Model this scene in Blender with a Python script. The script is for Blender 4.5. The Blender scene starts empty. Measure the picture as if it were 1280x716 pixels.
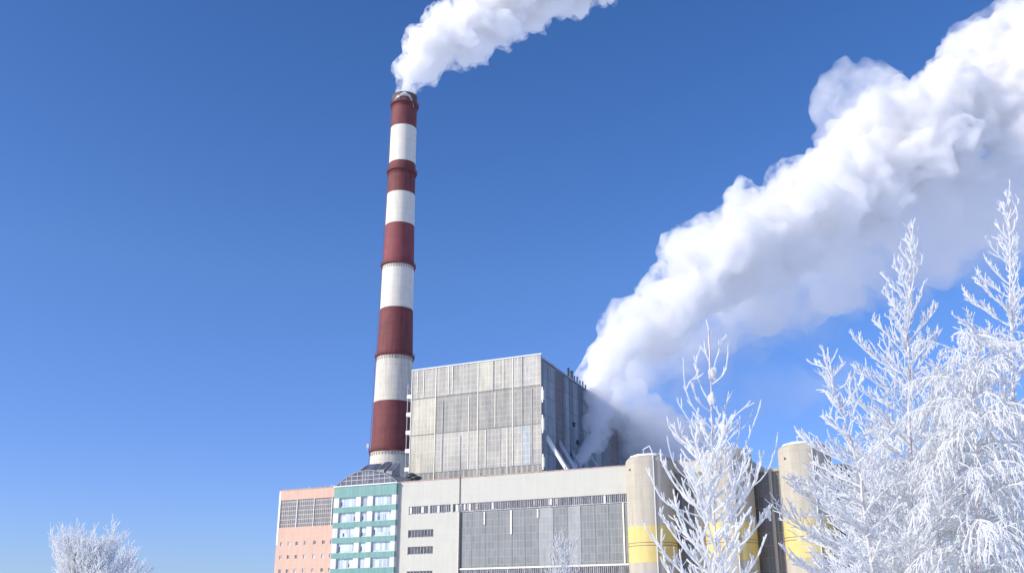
import bpy, math, random
from mathutils import Vector, Matrix, noise

random.seed(7)
SC = bpy.context.scene
COL = SC.collection
R = math.radians

# ------------------------------------------------------------------ camera, sky, sun, exposure
FPX, PITCH, CAMZ = 1250.0, R(18.86), 1.7
cam_d = bpy.data.cameras.new('camera')
cam = bpy.data.objects.new('camera', cam_d)
COL.objects.link(cam)
cam.location = (0, 0, CAMZ)
cam.rotation_euler = (math.pi / 2 + PITCH, 0, 0)
cam_d.sensor_width = 36.0
cam_d.lens = 36.0 * FPX / 1280.0
cam_d.clip_start, cam_d.clip_end = 0.1, 20000
SC.camera = cam

SUN_EL = R(27)
SUN_H = Vector((-0.92, -0.39, 0)).normalized()          # towards the sun, on the map
SUN_DIR = Vector((SUN_H.x * math.cos(SUN_EL), SUN_H.y * math.cos(SUN_EL), math.sin(SUN_EL)))
world = bpy.data.worlds.new('World')
SC.world = world
world.use_nodes = True
wn, wl = world.node_tree.nodes, world.node_tree.links
wn.clear()
sky = wn.new('ShaderNodeTexSky')
sky.sky_type = 'NISHITA'
sky.sun_disc = False
sky.sun_elevation = SUN_EL
sky.sun_rotation = math.atan2(SUN_H.x, SUN_H.y)
sky.altitude = 300
sky.air_density = 1.0
sky.dust_density = 0.6
sky.ozone_density = 4.0
bg = wn.new('ShaderNodeBackground')
bg.inputs['Strength'].default_value = 0.122
hs = wn.new('ShaderNodeHueSaturation')
hs.inputs['Saturation'].default_value = 1.25
hs.inputs['Hue'].default_value = 0.513
wo = wn.new('ShaderNodeOutputWorld')
wl.new(sky.outputs[0], hs.inputs['Color'])
# the winter air's own tint with height above the horizon
wtc = wn.new('ShaderNodeTexCoord')
wsx = wn.new('ShaderNodeSeparateXYZ')
wl.new(wtc.outputs['Generated'], wsx.inputs[0])
wr = wn.new('ShaderNodeValToRGB')
for e_, (p_, c_) in zip([wr.color_ramp.elements[0], wr.color_ramp.elements[1], wr.color_ramp.elements.new(0.33)],
                        [(0.05, (0.48, 0.515, 0.74, 1)), (0.6, (0.98, 0.77, 0.70, 1)), (0.33, (0.99, 0.79, 0.74, 1))]):
    e_.color = c_
wr.color_ramp.elements[0].position = 0.05
wr.color_ramp.elements[1].position = 0.33
wr.color_ramp.elements[1].color = (0.99, 0.79, 0.74, 1)
wr.color_ramp.elements[2].position = 0.6
wr.color_ramp.elements[2].color = (0.98, 0.77, 0.70, 1)
wl.new(wsx.outputs[2], wr.inputs[0])
wmx = wn.new('ShaderNodeMix')
wmx.data_type = 'RGBA'
wmx.blend_type = 'MULTIPLY'
wmx.inputs[0].default_value = 1.0
wl.new(hs.outputs[0], wmx.inputs[6])
wl.new(wr.outputs[0], wmx.inputs[7])
wsc = wn.new('ShaderNodeVectorMath')
wsc.operation = 'SCALE'
wsc.inputs['Scale'].default_value = 1.75
wl.new(wmx.outputs[2], wsc.inputs[0])
wl.new(wsc.outputs[0], bg.inputs['Color'])
wl.new(bg.outputs[0], wo.inputs['Surface'])

sun_d = bpy.data.lights.new('sun', 'SUN')
sun_d.energy = 3.8
sun_d.angle = R(0.5)
sun_d.color = (1.0, 0.935, 0.81)
sun = bpy.data.objects.new('sun', sun_d)
COL.objects.link(sun)
sun.rotation_euler = SUN_DIR.to_track_quat('Z', 'Y').to_euler()
sun.location = (0, 0, 50)

vs = SC.view_settings
vs.view_transform = 'Standard'
vs.look = 'None'
vs.gamma = 1
vs.use_curve_mapping = False
vs.exposure = 0.2
SC.render.engine = 'CYCLES'
cy = SC.cycles
cy.max_bounces = 24
cy.diffuse_bounces = 7
cy.glossy_bounces = 3
cy.transparent_max_bounces = 16
cy.volume_bounces = 22
cy.use_denoising = True
cy.volume_step_rate = 1.0

# ------------------------------------------------------------------ pixel of the photograph -> world
CP, SP = math.cos(PITCH), math.sin(PITCH)
CAMP = Vector((0, 0, CAMZ))


def ray(px, py):
    u, v = (px - 640) / FPX, (358 - py) / FPX
    return Vector((u, CP - v * SP, SP + v * CP))


def at_depth(px, py, Y):
    d = ray(px, py)
    return CAMP + d * (Y / d.y)


# the plant's frame: local x runs along the front walls, local y goes back into the plant
AZ = -math.atan2(1318.0, 2600.0)
S = Vector((math.cos(AZ), math.sin(AZ), 0))
B = Vector((-math.sin(AZ), math.cos(AZ), 0))
O = at_depth(498, 700, 300.0)
O.z = 0


def fac(px, py, yo=0.0):
    """pixel on the vertical plane local y = yo -> (s, z)"""
    d = ray(px, py)
    p0 = O + B * yo
    t = (p0 - CAMP).dot(B) / d.dot(B)
    p = CAMP + d * t
    return (p - O).dot(S), p.z


def w(s, y, z=0.0):
    return O + S * s + B * y + Vector((0, 0, z))


# ------------------------------------------------------------------ materials
def new_mat(name):
    m = bpy.data.materials.new(name)
    m.use_nodes = True
    nt = m.node_tree
    return m, nt, nt.nodes['Principled BSDF']


def coords(nt, scale=(1, 1, 1), rot=(0, 0, 0)):
    tc = nt.nodes.new('ShaderNodeTexCoord')
    mp = nt.nodes.new('ShaderNodeMapping')
    mp.inputs['Scale'].default_value = scale
    mp.inputs['Rotation'].default_value = rot
    nt.links.new(tc.outputs['Object'], mp.inputs['Vector'])
    return mp.outputs[0]


def noise_tex(nt, vec, scale, detail=4, rough=0.55):
    n = nt.nodes.new('ShaderNodeTexNoise')
    n.inputs['Scale'].default_value = scale
    n.inputs['Detail'].default_value = detail
    n.inputs['Roughness'].default_value = rough
    nt.links.new(vec, n.inputs['Vector'])
    return n.outputs['Fac']


def ramp(nt, fac_out, stops):
    r = nt.nodes.new('ShaderNodeValToRGB')
    els = r.color_ramp.elements
    while len(els) < len(stops):
        els.new(0.5)
    for e, (p, c) in zip(els, stops):
        e.position = p
        e.color = (c[0], c[1], c[2], 1) if hasattr(c, '__len__') else (c, c, c, 1)
    nt.links.new(fac_out, r.inputs[0])
    return r.outputs[0]


def mix(nt, a, b, f, mode='MIX'):
    m = nt.nodes.new('ShaderNodeMix')
    m.data_type = 'RGBA'
    m.blend_type = mode
    for sock, v in ((m.inputs[0], f), (m.inputs[6], a), (m.inputs[7], b)):
        if isinstance(v, (int, float)):
            sock.default_value = v
        elif isinstance(v, (tuple, list)):
            sock.default_value = (v[0], v[1], v[2], 1)
        else:
            nt.links.new(v, sock)
    return m.outputs[2]


def bump(nt, b, h, strength=0.3, dist=0.05):
    bp = nt.nodes.new('ShaderNodeBump')
    bp.inputs['Strength'].default_value = strength
    bp.inputs['Distance'].default_value = dist
    nt.links.new(h, bp.inputs['Height'])
    nt.links.new(bp.outputs[0], b.inputs['Normal'])


def brick(nt, vec, c1, c2, mortar, bw, rh, ms, offset=0.0, bias=0.0):
    t = nt.nodes.new('ShaderNodeTexBrick')
    t.offset = offset
    t.squash = 1.0
    t.inputs['Color1'].default_value = (*c1, 1)
    t.inputs['Color2'].default_value = (*c2, 1)
    t.inputs['Mortar'].default_value = (*mortar, 1)
    t.inputs['Scale'].default_value = 1.0
    t.inputs['Mortar Size'].default_value = ms
    t.inputs['Mortar Smooth'].default_value = 0.1
    t.inputs['Bias'].default_value = bias
    t.inputs['Brick Width'].default_value = bw
    t.inputs['Row Height'].default_value = rh
    nt.links.new(vec, t.inputs['Vector'])
    return t


def plain(name, col, rough=0.7, var=0.12, scale=0.6, streak=True, metal=0.0, bmp=0.0):
    """weathered plain surface: noise mottling and rain streaks"""
    m, nt, b = new_mat(name)
    v = coords(nt)
    n = noise_tex(nt, v, scale, 6)
    lo = tuple(c * (1 - var) for c in col)
    hi = tuple(min(1, c * (1 + var)) for c in col)
    c = ramp(nt, n, [(0.3, lo), (0.7, hi)])
    if streak:
        v2 = coords(nt, (1.1, 1.1, 0.06))
        s = noise_tex(nt, v2, 1.0, 5, 0.65)
        c = mix(nt, c, ramp(nt, s, [(0.35, 1 - var * 1.6), (0.6, 1.0)]), 1.0, 'MULTIPLY')
    nt.links.new(c, b.inputs['Base Color'])
    b.inputs['Roughness'].default_value = rough
    b.inputs['Metallic'].default_value = metal
    if bmp:
        bump(nt, b, noise_tex(nt, v, scale * 8, 6), bmp, 0.05)
    return m


def wallpanel(name, c1, c2, seam, bw, rh, ms, var=0.1, rough=0.75, offset=0.0, streak=0.12, bias=0.0, bmp=0.25):
    """wall made of panels: x/z grid in metres with tone changing panel by panel"""
    m, nt, b = new_mat(name)
    v = coords(nt, (1, 1, 1), (-math.pi / 2, 0, 0))       # (x, z) -> (x, y)
    t = brick(nt, v, c1, c2, seam, bw, rh, ms, offset, bias)
    c = t.outputs['Color']
    c = mix(nt, c, ramp(nt, noise_tex(nt, coords(nt), 0.25, 6), [(0.3, 1 - var), (0.7, 1.0)]), 1.0, 'MULTIPLY')
    s = noise_tex(nt, coords(nt, (0.9, 0.9, 0.05)), 1.0, 6, 0.7)
    c = mix(nt, c, ramp(nt, s, [(0.36, 1 - streak * 2), (0.6, 1.0)]), 1.0, 'MULTIPLY')
    nt.links.new(c, b.inputs['Base Color'])
    b.inputs['Roughness'].default_value = rough
    if bmp:
        bump(nt, b, t.outputs['Fac'], bmp, -0.04)
    return m


def glass(name, col, rough=0.12, var=0.35, cell=(1.4, 1.2)):
    """window panes seen from outside: dark room or curtain behind a glossy pane, each pane a little different"""
    m, nt, b = new_mat(name)
    v = coords(nt, (1, 1, 1), (-math.pi / 2, 0, 0))
    lo = tuple(c * (1 - var) for c in col)
    hi = tuple(min(1, c * (1 + var)) for c in col)
    t = brick(nt, v, lo, hi, col, cell[0], cell[1], 0.0)
    nt.links.new(t.outputs['Color'], b.inputs['Base Color'])
    b.inputs['Roughness'].default_value = rough
    b.inputs['Specular IOR Level'].default_value = 0.6
    return m


M = {}
M['snow'] = plain('snow_ground', (0.84, 0.86, 0.89), 0.6, 0.03, 0.2, False, bmp=0.4)
M['roof_snow'] = plain('roof_snow', (0.85, 0.86, 0.88), 0.6, 0.02, 0.5, False, bmp=0.3)
M['hall'] = wallpanel('hall_white_panels', (0.55, 0.543, 0.475), (0.535, 0.53, 0.465), (0.50, 0.495, 0.44), 6.0, 1.8, 0.03, 0.06, streak=0.03, bmp=0.0)
M['rust'] = plain('rusty_flashing', (0.44, 0.31, 0.25), 0.7, 0.4, 1.0, False)
M['white'] = plain('white_paint', (0.76, 0.76, 0.75), 0.5, 0.06, 1.0)
M['cream'] = plain('cream_strip', (0.78, 0.74, 0.62), 0.5, 0.06, 1.0)
M['grey'] = plain('grey_steel', (0.32, 0.34, 0.36), 0.5, 0.15, 1.0)
M['dark'] = plain('dark_steel', (0.05, 0.055, 0.065), 0.6, 0.2, 1.0)
M['pipe'] = plain('brown_pipe', (0.20, 0.17, 0.15), 0.6, 0.2, 1.0)
M['frosty'] = plain('frosted_pipe', (0.74, 0.75, 0.77), 0.6, 0.05, 3.0)
M['strip_glass'] = glass('clerestory_glass', (0.10, 0.105, 0.13), 0.2, 0.8, (0.63, 2.8))
M['dark_glass'] = glass('dark_window_glass', (0.07, 0.075, 0.085), 0.15, 0.5, (0.8, 1.3))
M['curtain_glass'] = glass('pale_window_glass', (0.44, 0.52, 0.60), 0.12, 0.42, (1.05, 2.6))
M['teal'] = wallpanel('teal_cladding', (0.17, 0.37, 0.34), (0.15, 0.34, 0.315), (0.12, 0.28, 0.26), 1.15, 30.0, 0.05, 0.14, 0.55, streak=0.10, bmp=0.15)
M['pier'] = plain('white_pier', (0.66, 0.66, 0.64), 0.6, 0.10, 0.5)
M['peach'] = wallpanel('peach_tiles', (0.68, 0.455, 0.345), (0.66, 0.435, 0.33), (0.60, 0.42, 0.34), 1.2, 0.6, 0.03, 0.08, streak=0.05)
M['profile_glass'] = wallpanel('profiled_glass', (0.25, 0.265, 0.262), (0.21, 0.225, 0.223), (0.34, 0.35, 0.34), 1.0, 2.05, 0.06, 0.12, 0.3, streak=0.08)
M['profile_glass_pale'] = wallpanel('profiled_glass_pale', (0.39, 0.405, 0.395), (0.34, 0.355, 0.345), (0.45, 0.455, 0.44), 1.0, 2.05, 0.06, 0.12, 0.3, streak=0.08)
M['vault_glass'] = glass('vault_glass', (0.10, 0.105, 0.125), 0.1, 0.4, (2.3, 1.6))
M['tank'] = wallpanel('tank_concrete', (0.53, 0.485, 0.39), (0.50, 0.46, 0.37), (0.46, 0.425, 0.345), 80.0, 3.0, 0.06, 0.08, 0.85, streak=0.09, bmp=0.0)
M['yellow'] = plain('yellow_paint', (0.66, 0.52, 0.19), 0.7, 0.05, 0.4)
M['bay_dark'] = wallpanel('recess_glazing', (0.17, 0.165, 0.15), (0.22, 0.21, 0.19), (0.28, 0.27, 0.24), 1.5, 3.0, 0.12, 0.2, 0.4)
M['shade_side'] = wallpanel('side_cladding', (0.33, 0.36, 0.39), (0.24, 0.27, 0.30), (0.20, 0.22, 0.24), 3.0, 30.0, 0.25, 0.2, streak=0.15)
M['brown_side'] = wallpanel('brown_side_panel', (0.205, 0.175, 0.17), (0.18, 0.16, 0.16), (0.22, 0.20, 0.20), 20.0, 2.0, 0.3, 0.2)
M['concrete'] = wallpanel('chimney_concrete', (0.70, 0.655, 0.55), (0.65, 0.61, 0.52), (0.60, 0.56, 0.48), 60.0, 3.2, 0.15, 0.12, streak=0.12)
M['chim_white'] = wallpanel('chimney_white', (0.80, 0.76, 0.65), (0.77, 0.73, 0.625), (0.71, 0.68, 0.585), 60.0, 3.2, 0.15, 0.08, streak=0.07)
M['chim_red'] = wallpanel('chimney_red', (0.215, 0.055, 0.056), (0.195, 0.050, 0.052), (0.17, 0.047, 0.048), 60.0, 3.2, 0.12, 0.2, streak=0.16)
M['chim_red_pale'] = wallpanel('chimney_red_pale', (0.27, 0.065, 0.072), (0.25, 0.062, 0.068), (0.22, 0.06, 0.064), 60.0, 3.2, 0.12, 0.15, streak=0.12)
M['soot'] = plain('sooty_rim', (0.17, 0.11, 0.095), 0.9, 0.35, 0.5)
M['ice'] = plain('ice', (0.60, 0.59, 0.56), 0.5, 0.12, 0.4, False, bmp=0.5)
M['bark'] = plain('birch_bark', (0.50, 0.42, 0.38), 0.9, 0.25, 8.0, False, bmp=0.4)


def cladding(name, base, seam, cell=(1.35, 1.9), ms=0.22, streak=0.10):
    """aged translucent cladding: fine grid of panes with ragged, stained sheets"""
    m, nt, b = new_mat(name)
    v = coords(nt, (1, 1, 1), (-math.pi / 2, 0, 0))
    lo = tuple(c * 0.88 for c in base)
    t = brick(nt, v, base, lo, seam, cell[0], cell[1], ms)
    # sheets: wider vertical strips of differing age
    t2 = brick(nt, v, (1, 1, 1), (0.80, 0.81, 0.83), (0.9, 0.9, 0.9), 2.7, 11.0, 0.0, 0.37)
    c = mix(nt, t.outputs['Color'], t2.outputs['Color'], 1.0, 'MULTIPLY')
    n = noise_tex(nt, coords(nt, (0.35, 0.35, 0.09)), 1.0, 8, 0.7)
    c = mix(nt, c, ramp(nt, n, [(0.38, (0.76, 0.76, 0.76)), (0.52, (1, 1, 1)), (0.68, (1.0, 0.95, 0.84))]), 1.0, 'MULTIPLY')
    s = noise_tex(nt, coords(nt, (1.6, 1.6, 0.04)), 1.0, 6, 0.75)
    c = mix(nt, c, ramp(nt, s, [(0.36, 1 - streak * 2), (0.62, 1.0)]), 1.0, 'MULTIPLY')
    nt.links.new(c, b.inputs['Base Color'])
    b.inputs['Roughness'].default_value = 0.55
    bump(nt, b, t.outputs['Fac'], 0.3, -0.06)
    return m


M['clad_mid'] = cladding('cladding_mid', (0.45, 0.44, 0.395), (0.53, 0.515, 0.46))
M['clad_grey'] = cladding('cladding_grey', (0.345, 0.34, 0.315), (0.42, 0.41, 0.375))
M['clad_light'] = cladding('cladding_light', (0.52, 0.51, 0.46), (0.59, 0.57, 0.51))
M['clad_cream'] = cladding('cladding_cream', (0.60, 0.58, 0.47), (0.68, 0.65, 0.53), (1.35, 3.8), 0.12)
M['clad_base'] = cladding('cladding_base', (0.30, 0.295, 0.28), (0.46, 0.44, 0.39), (1.9, 9.0), 0.3)
M['clad_blue'] = cladding('cladding_blue', (0.43, 0.48, 0.51), (0.52, 0.55, 0.56))


# ------------------------------------------------------------------ mesh helpers
class MB:
    def __init__(self):
        self.v, self.f = [], []

    def box(self, x0, x1, y0, y1, z0, z1):
        n = len(self.v)
        self.v += [(x0, y0, z0), (x1, y0, z0), (x1, y1, z0), (x0, y1, z0), (x0, y0, z1), (x1, y0, z1), (x1, y1, z1), (x0, y1, z1)]
        self.f += [tuple(n + i for i in q) for q in ((0, 3, 2, 1), (4, 5, 6, 7), (0, 1, 5, 4), (1, 2, 6, 5), (2, 3, 7, 6), (3, 0, 4, 7))]
        return self

    def prism(self, pts, z0, z1):
        """vertical prism over a counter-clockwise footprint"""
        n, k = len(self.v), len(pts)
        self.v += [(p[0], p[1], z0) for p in pts] + [(p[0], p[1], z1) for p in pts]
        self.f.append(tuple(n + i for i in reversed(range(k))))
        self.f.append(tuple(n + k + i for i in range(k)))
        for i in range(k):
            j = (i + 1) % k
            self.f.append((n + i, n + j, n + k + j, n + k + i))
        return self

    def tube(self, pts, radii, sides=6, cap=True):
        pts = [Vector(p) for p in pts]
        n0, k = len(self.v), len(pts)
        if not hasattr(radii, '__len__'):
            radii = [radii] * k
        ref = None
        for i, p in enumerate(pts):
            t = (pts[min(i + 1, k - 1)] - pts[max(i - 1, 0)])
            if t.length < 1e-9:
                t = Vector((0, 0, 1))
            t.normalize()
            if ref is None:
                ref = t.orthogonal().normalized()
            ref = (ref - t * ref.dot(t))
            if ref.length < 1e-6:
                ref = t.orthogonal()
            ref.normalize()
            b = t.cross(ref)
            for q in range(sides):
                a = 2 * math.pi * q / sides
                self.v.append(tuple(p + (ref * math.cos(a) + b * math.sin(a)) * radii[i]))
        for i in range(k - 1):
            for q in range(sides):
                q2 = (q + 1) % sides
                a, b2 = n0 + i * sides, n0 + (i + 1) * sides
                self.f.append((a + q, a + q2, b2 + q2, b2 + q))
        if cap:
            self.f.append(tuple(n0 + q for q in reversed(range(sides))))
            self.f.append(tuple(n0 + (k - 1) * sides + q for q in range(sides)))
        return self

    def lathe(self, prof, cx=0, cy=0, sides=48, a0=0.0, a1=2 * math.pi, close=True):
        """prof: (r, z) from bottom to top"""
        n0 = len(self.v)
        full = abs(a1 - a0 - 2 * math.pi) < 1e-6
        cols = sides if full else sides + 1
        for r, z in prof:
            for q in range(cols):
                a = a0 + (a1 - a0) * q / sides
                self.v.append((cx + r * math.cos(a), cy + r * math.sin(a), z))
        for i in range(len(prof) - 1):
            for q in range(sides):
                q2 = (q + 1) % cols
                a, b = n0 + i * cols, n0 + (i + 1) * cols
                self.f.append((a + q, a + q2, b + q2, b + q))
        if close and full:
            self.f.append(tuple(n0 + q for q in reversed(range(cols))))
            self.f.append(tuple(n0 + (len(prof) - 1) * cols + q for q in range(cols)))
        return self

    def build(self, name, m, parent=None, off=(0, 0, 0), smooth=False, label=None):
        me = bpy.data.meshes.new(name)
        me.from_pydata([(x - off[0], y - off[1], z - off[2]) for x, y, z in self.v], [], self.f)
        me.materials.append(m)
        if smooth:
            me.polygons.foreach_set('use_smooth', [True] * len(me.polygons))
            if hasattr(me, 'set_sharp_from_angle'):
                me.set_sharp_from_angle(angle=R(40))
        me.update()
        o = bpy.data.objects.new(name, me)
        COL.objects.link(o)
        if parent:
            o.parent = parent
        if label:
            o['label'] = label
        return o


def tag(o, label, cat, group=None, kind=None):
    if label:
        o['label'] = label
    if cat:
        o['category'] = cat
    if group:
        o['group'] = group
    if kind:
        o['kind'] = kind
    return o


def thing(name, label, cat, loc, rotz=0.0, group=None):
    o = bpy.data.objects.new(name, None)
    o.empty_display_size = 0.5
    COL.objects.link(o)
    o.location = loc
    o.rotation_euler = (0, 0, rotz)
    return tag(o, label, cat, group)


# ------------------------------------------------------------------ ground
g = MB()
NG = 90
ext = 9000.0
gx = [((i / NG) * 2 - 1) for i in range(NG + 1)]
gx = [math.copysign(abs(t) ** 2.6, t) * ext for t in gx]
for yy in gx:
    for xx in gx:
        d = math.hypot(xx, yy)
        near = max(0.0, 1 - d / 220.0)
        z = 0.25 * noise.noise((xx * 0.06, yy * 0.06, 3.1)) * near
        g.v.append((xx, yy + 300, z - 0.02))
for j in range(NG):
    for i in range(NG):
        a = j * (NG + 1) + i
        g.f.append((a, a + 1, a + NG + 2, a + NG + 1))
tag(g.build('ground', M['snow'], smooth=True), None, None, kind='structure')

# ------------------------------------------------------------------ main hall (long white front with the big glazed wall)
hs0, hz = fac(498, 603.2)
hs1 = fac(932, 570)[0]
hall_s1, _ = fac(784, 582)
HALL_TOP = 0.5 * (hz + fac(783, 581.6)[1])
HD = 26.0
h_root = thing('turbine_hall', 'long white factory hall with a big grey glazed wall and window ribbons', 'factory hall', w(hs0, 0), AZ)
HO = (hs0, 0, 0)


def hpart(mb, name, m, parent=None, **k):
    return mb.build(name, m, parent or h_root, HO, **k)


s_pipe = fac(574.5, 650)[0]
s_end = fac(785, 650)[0]
z_strip_t = fac(650, 624.4)[1]
z_strip_b = fac(650, 635.2)[1]
z_gl_b = fac(650, 707.5)[1]
s_strip0 = fac(511, 638)[0]
REC = 0.5
wall = MB()
wall.box(hs0, hs1, REC + 0.4, HD, 0, HALL_TOP - 0.06)                       # core
wall.box(hs0, hs1, 0, REC + 0.4, z_strip_t, HALL_TOP)                       # band above the ribbon
wall.box(hs0, s_strip0, 0, REC + 0.4, 0, z_strip_t)                         # left margin
wb = [fac(525, 661.5)[1], fac(525, 671.5)[1], fac(525, 682.5)[1], fac(525, 692.5)[1], fac(525, 713)[1], fac(525, 723)[1]]
s_w1 = fac(541.5, 670)[0]
rows = sorted(wb)
wall.box(s_w1, s_pipe, 0, REC + 0.4, 0, z_strip_b)
wall.box(s_strip0, s_w1, 0, REC + 0.4, 0, rows[0])
wall.box(s_strip0, s_w1, 0, REC + 0.4, rows[1], rows[2])
wall.box(s_strip0, s_w1, 0, REC + 0.4, rows[3], rows[4])
wall.box(s_strip0, s_w1, 0, REC + 0.4, rows[5], z_strip_b)
wall.box(s_pipe, s_end, 0, REC + 0.4, 0, 3.0)
z_rec = fac(860, 590)[1]
wall.box(s_end, hs1, 0, REC + 0.4, z_rec, z_strip_t)
wall.box(s_end, s_end + 1.5, 0, REC + 0.4, 0, z_rec)
hpart(wall, 'wall', M['hall'])
fl = MB().box(hs0 - 0.1, hs1 + 0.1, -0.12, 0.5, HALL_TOP + 0.003, HALL_TOP + 0.22)
hpart(fl, 'parapet_flashing', M['rust'])
hpart(MB().box(hs0 + 0.6, hs1 - 0.6, 0.9, HD - 0.5, HALL_TOP - 0.05, HALL_TOP + 0.12), 'roof', M['roof_snow'])


M['mull'] = plain('weathered_mullion', (0.50, 0.49, 0.48), 0.6, 0.25, 1.5)


def ribbon(s0, s1, z0, z1, n, mullion=0.13, pane_m='strip_glass', yb=REC, skip=()):
    fr = MB()
    fr.box(s0, s1, yb - 0.26, yb, z0 + 0.003, z0 + 0.22)
    fr.box(s0, s1, yb - 0.2, yb, z1 - 0.14, z1 - 0.003)
    for i in range(n + 1):
        c = s0 + (s1 - s0) * i / n
        c = min(max(c, s0 + mullion / 2), s1 - mullion / 2)
        fr.box(c - mullion / 2, c + mullion / 2, yb - 0.24, yb - 0.004, z0 + 0.22, z1 - 0.14)
    fo = hpart(fr, 'window', M['mull'])
    gl = MB().box(s0 + 0.02, s1 - 0.02, yb - 0.12, yb + 0.3, z0 + 0.1, z1 - 0.08)
    gl.build('pane', M[pane_m], fo, HO)
    for i in skip:                                                           # a broken pane patched with a white or rusty board
        a, b_ = s0 + (s1 - s0) * i / n, s0 + (s1 - s0) * (i + 1) / n
        MB().box(a + 0.05, b_ - 0.05, yb - 0.22, yb - 0.125, z0 + 0.22 + random.random() * 0.5, z1 - 0.14).build('patch_board', random.choice([M['white'], M['rust'], M['white']]), fo, HO)


# clerestory ribbon, one window per structural bay
edges = [fac(p, 638)[0] for p in (511, 535, 537.5, 563, 566, 575)]
ribbon(edges[0], edges[1], z_strip_b, z_strip_t, 8, skip=(0, 5))
hpart(MB().box(edges[1], edges[2], 0.02, REC + 0.4, z_strip_b, z_strip_t), 'wall_pier', M['hall'])
ribbon(edges[2], edges[3], z_strip_b, z_strip_t, 9, skip=(3,))
hpart(MB().box(edges[3], edges[4], 0.02, REC + 0.4, z_strip_b, z_strip_t), 'wall_pier', M['hall'])
ribbon(edges[4], s_pipe, z_strip_b, z_strip_t, 3, skip=(1,))
NB = 10
for k in range(NB):
    a = s_pipe + (s_end - s_pipe) * k / NB
    b_ = s_pipe + (s_end - s_pipe) * (k + 1) / NB
    ribbon(a + 0.02, b_ - 0.02, z_strip_b, z_strip_t, 9, skip=tuple(i for i in range(9) if random.random() < 0.10))
for k, (za, zb) in enumerate(((rows[0], rows[1]), (rows[2], rows[3]), (rows[4], rows[5]))):
    ribbon(s_strip0, s_w1, za, zb, 8, 0.14, 'dark_glass')

# big wall of profiled glass, one panel per bay
pale = {4: 1, 5: 0, 6: 1}
bx = [s_pipe + 0.15] + [fac(p, 665)[0] for p in (588.5, 605, 621, 639, 655, 672, 690.5, 708.5, 725, 743, 760, 777)] + [s_end]
for k in range(len(bx) - 1):
    mm = M['profile_glass_pale'] if k in (6, 8) else M['profile_glass']
    o = hpart(MB().box(bx[k] + 0.06, bx[k + 1] - 0.06, REC - 0.02, REC + 0.42, z_gl_b, z_strip_b - 0.003), 'glazed_panel', mm)
    if k in (6, 8):
        o['label'] = 'paler glazed panel of the big glazed wall'
    hpart(MB().box(bx[k + 1] - 0.06, bx[k + 1] + 0.06, REC - 0.12, REC + 0.3, z_gl_b, z_strip_b - 0.004), 'mullion', M['grey'])
for px, y0, y1, wd in ((605, 639, 655, 0.42), (638.3, 637, 667, 0.5), (671.5, 635.5, 646.5, 0.45), (778, 627, 703, 0.42)):
    s_, z1 = fac(px, y0)
    z0 = fac(px, y1)[1]
    hpart(MB().box(s_ - wd / 2, s_ + wd / 2, REC - 0.30, REC - 0.14, z0, min(z1, z_strip_b - 0.01)), 'cover_strip', M['cream'])
hpart(MB().box(s_pipe, s_end - 0.01, 0.02, REC + 0.4, z_gl_b - 0.45, z_gl_b - 0.003), 'ledge', M['cream'])
zl = z_gl_b - 0.45
for k in range(NB):
    a = s_pipe + (s_end - s_pipe) * k / NB
    b_ = s_pipe + (s_end - s_pipe) * (k + 1) / NB
    ribbon(a + 0.02, b_ - 0.02, zl - 5.5, zl - 0.01, 9)
hpart(MB().box(s_pipe, s_end, 0.0, REC + 0.4, 3.003, zl - 5.5), 'plinth', M['hall'])
dp = MB().tube([w2 for w2 in ((s_pipe, -0.18, 0.0), (s_pipe, -0.18, HALL_TOP + 0.25), (s_pipe, -0.18, HALL_TOP + 1.0))], 0.12, 8)
hpart(dp, 'downpipe', M['pipe'])
hpart(MB().box(s_pipe - 0.32, s_pipe - 0.18, -0.14, 0.0, 0, z_strip_t - 0.5), 'edge_strip', M['cream'])
for px in (600, 649, 706):
    s_ = fac(px, 595)[0]
    hpart(MB().tube([(s_, 0.3, HALL_TOP + 0.3), (s_ + 0.1, 0.3, HALL_TOP + 1.1)], 0.09, 6), 'roof_post', M['dark'])
for px, wd, hh in ((505, 1.9, 3.2), (511.0, 2.0, 2.3)):
    s_ = fac(px, 600)[0]
    r_ = MB().lathe([(wd * 0.55, HALL_TOP + 0.1), (wd * 0.55, HALL_TOP + hh * 0.6), (wd * 0.9, HALL_TOP + hh * 0.62), (wd * 0.85, HALL_TOP + hh * 0.8), (wd * 0.4, HALL_TOP + hh)], s_, 4.0, 14)
    hpart(r_, 'roof_ventilator', M['dark'], smooth=True)
# recess with dark glazing between the tanks
hpart(MB().box(s_end + 1.5, hs1, REC + 0.1, REC + 0.42, 0, z_rec - 0.003), 'recessed_glazing', M['bay_dark'])

# low dark annex continuing to the right behind the tanks and the birches
as0, as1 = hs1 + 0.4, fac(1150, 590)[0]
az_t = fac(960, 588)[1]
a_root = thing('low_annex', 'low dark glazed annex between tanks, mostly hidden by frosted birches', 'annex', w(as0, 1.5), AZ)
AO = (as0, 1.5, 0)
MB().box(as0, as1, 1.9, 22, 0, az_t).build('wall', M['bay_dark'], a_root, AO)
MB().box(as0, as1, 1.5, 22.2, az_t + 0.003, az_t + 0.7).build('parapet', M['tank'], a_root, AO)
MB().box(as0 + 0.3, as1 - 0.3, 2.5, 21.8, az_t + 0.7, az_t + 0.85).build('roof', M['roof_snow'], a_root, AO)
for k in range(9):
    c = as0 + (as1 - as0) * k / 8
    MB().box(c - 0.35, c + 0.35, 1.55, 1.895, 0, az_t).build('pilaster', M['tank'], a_root, AO)

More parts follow.
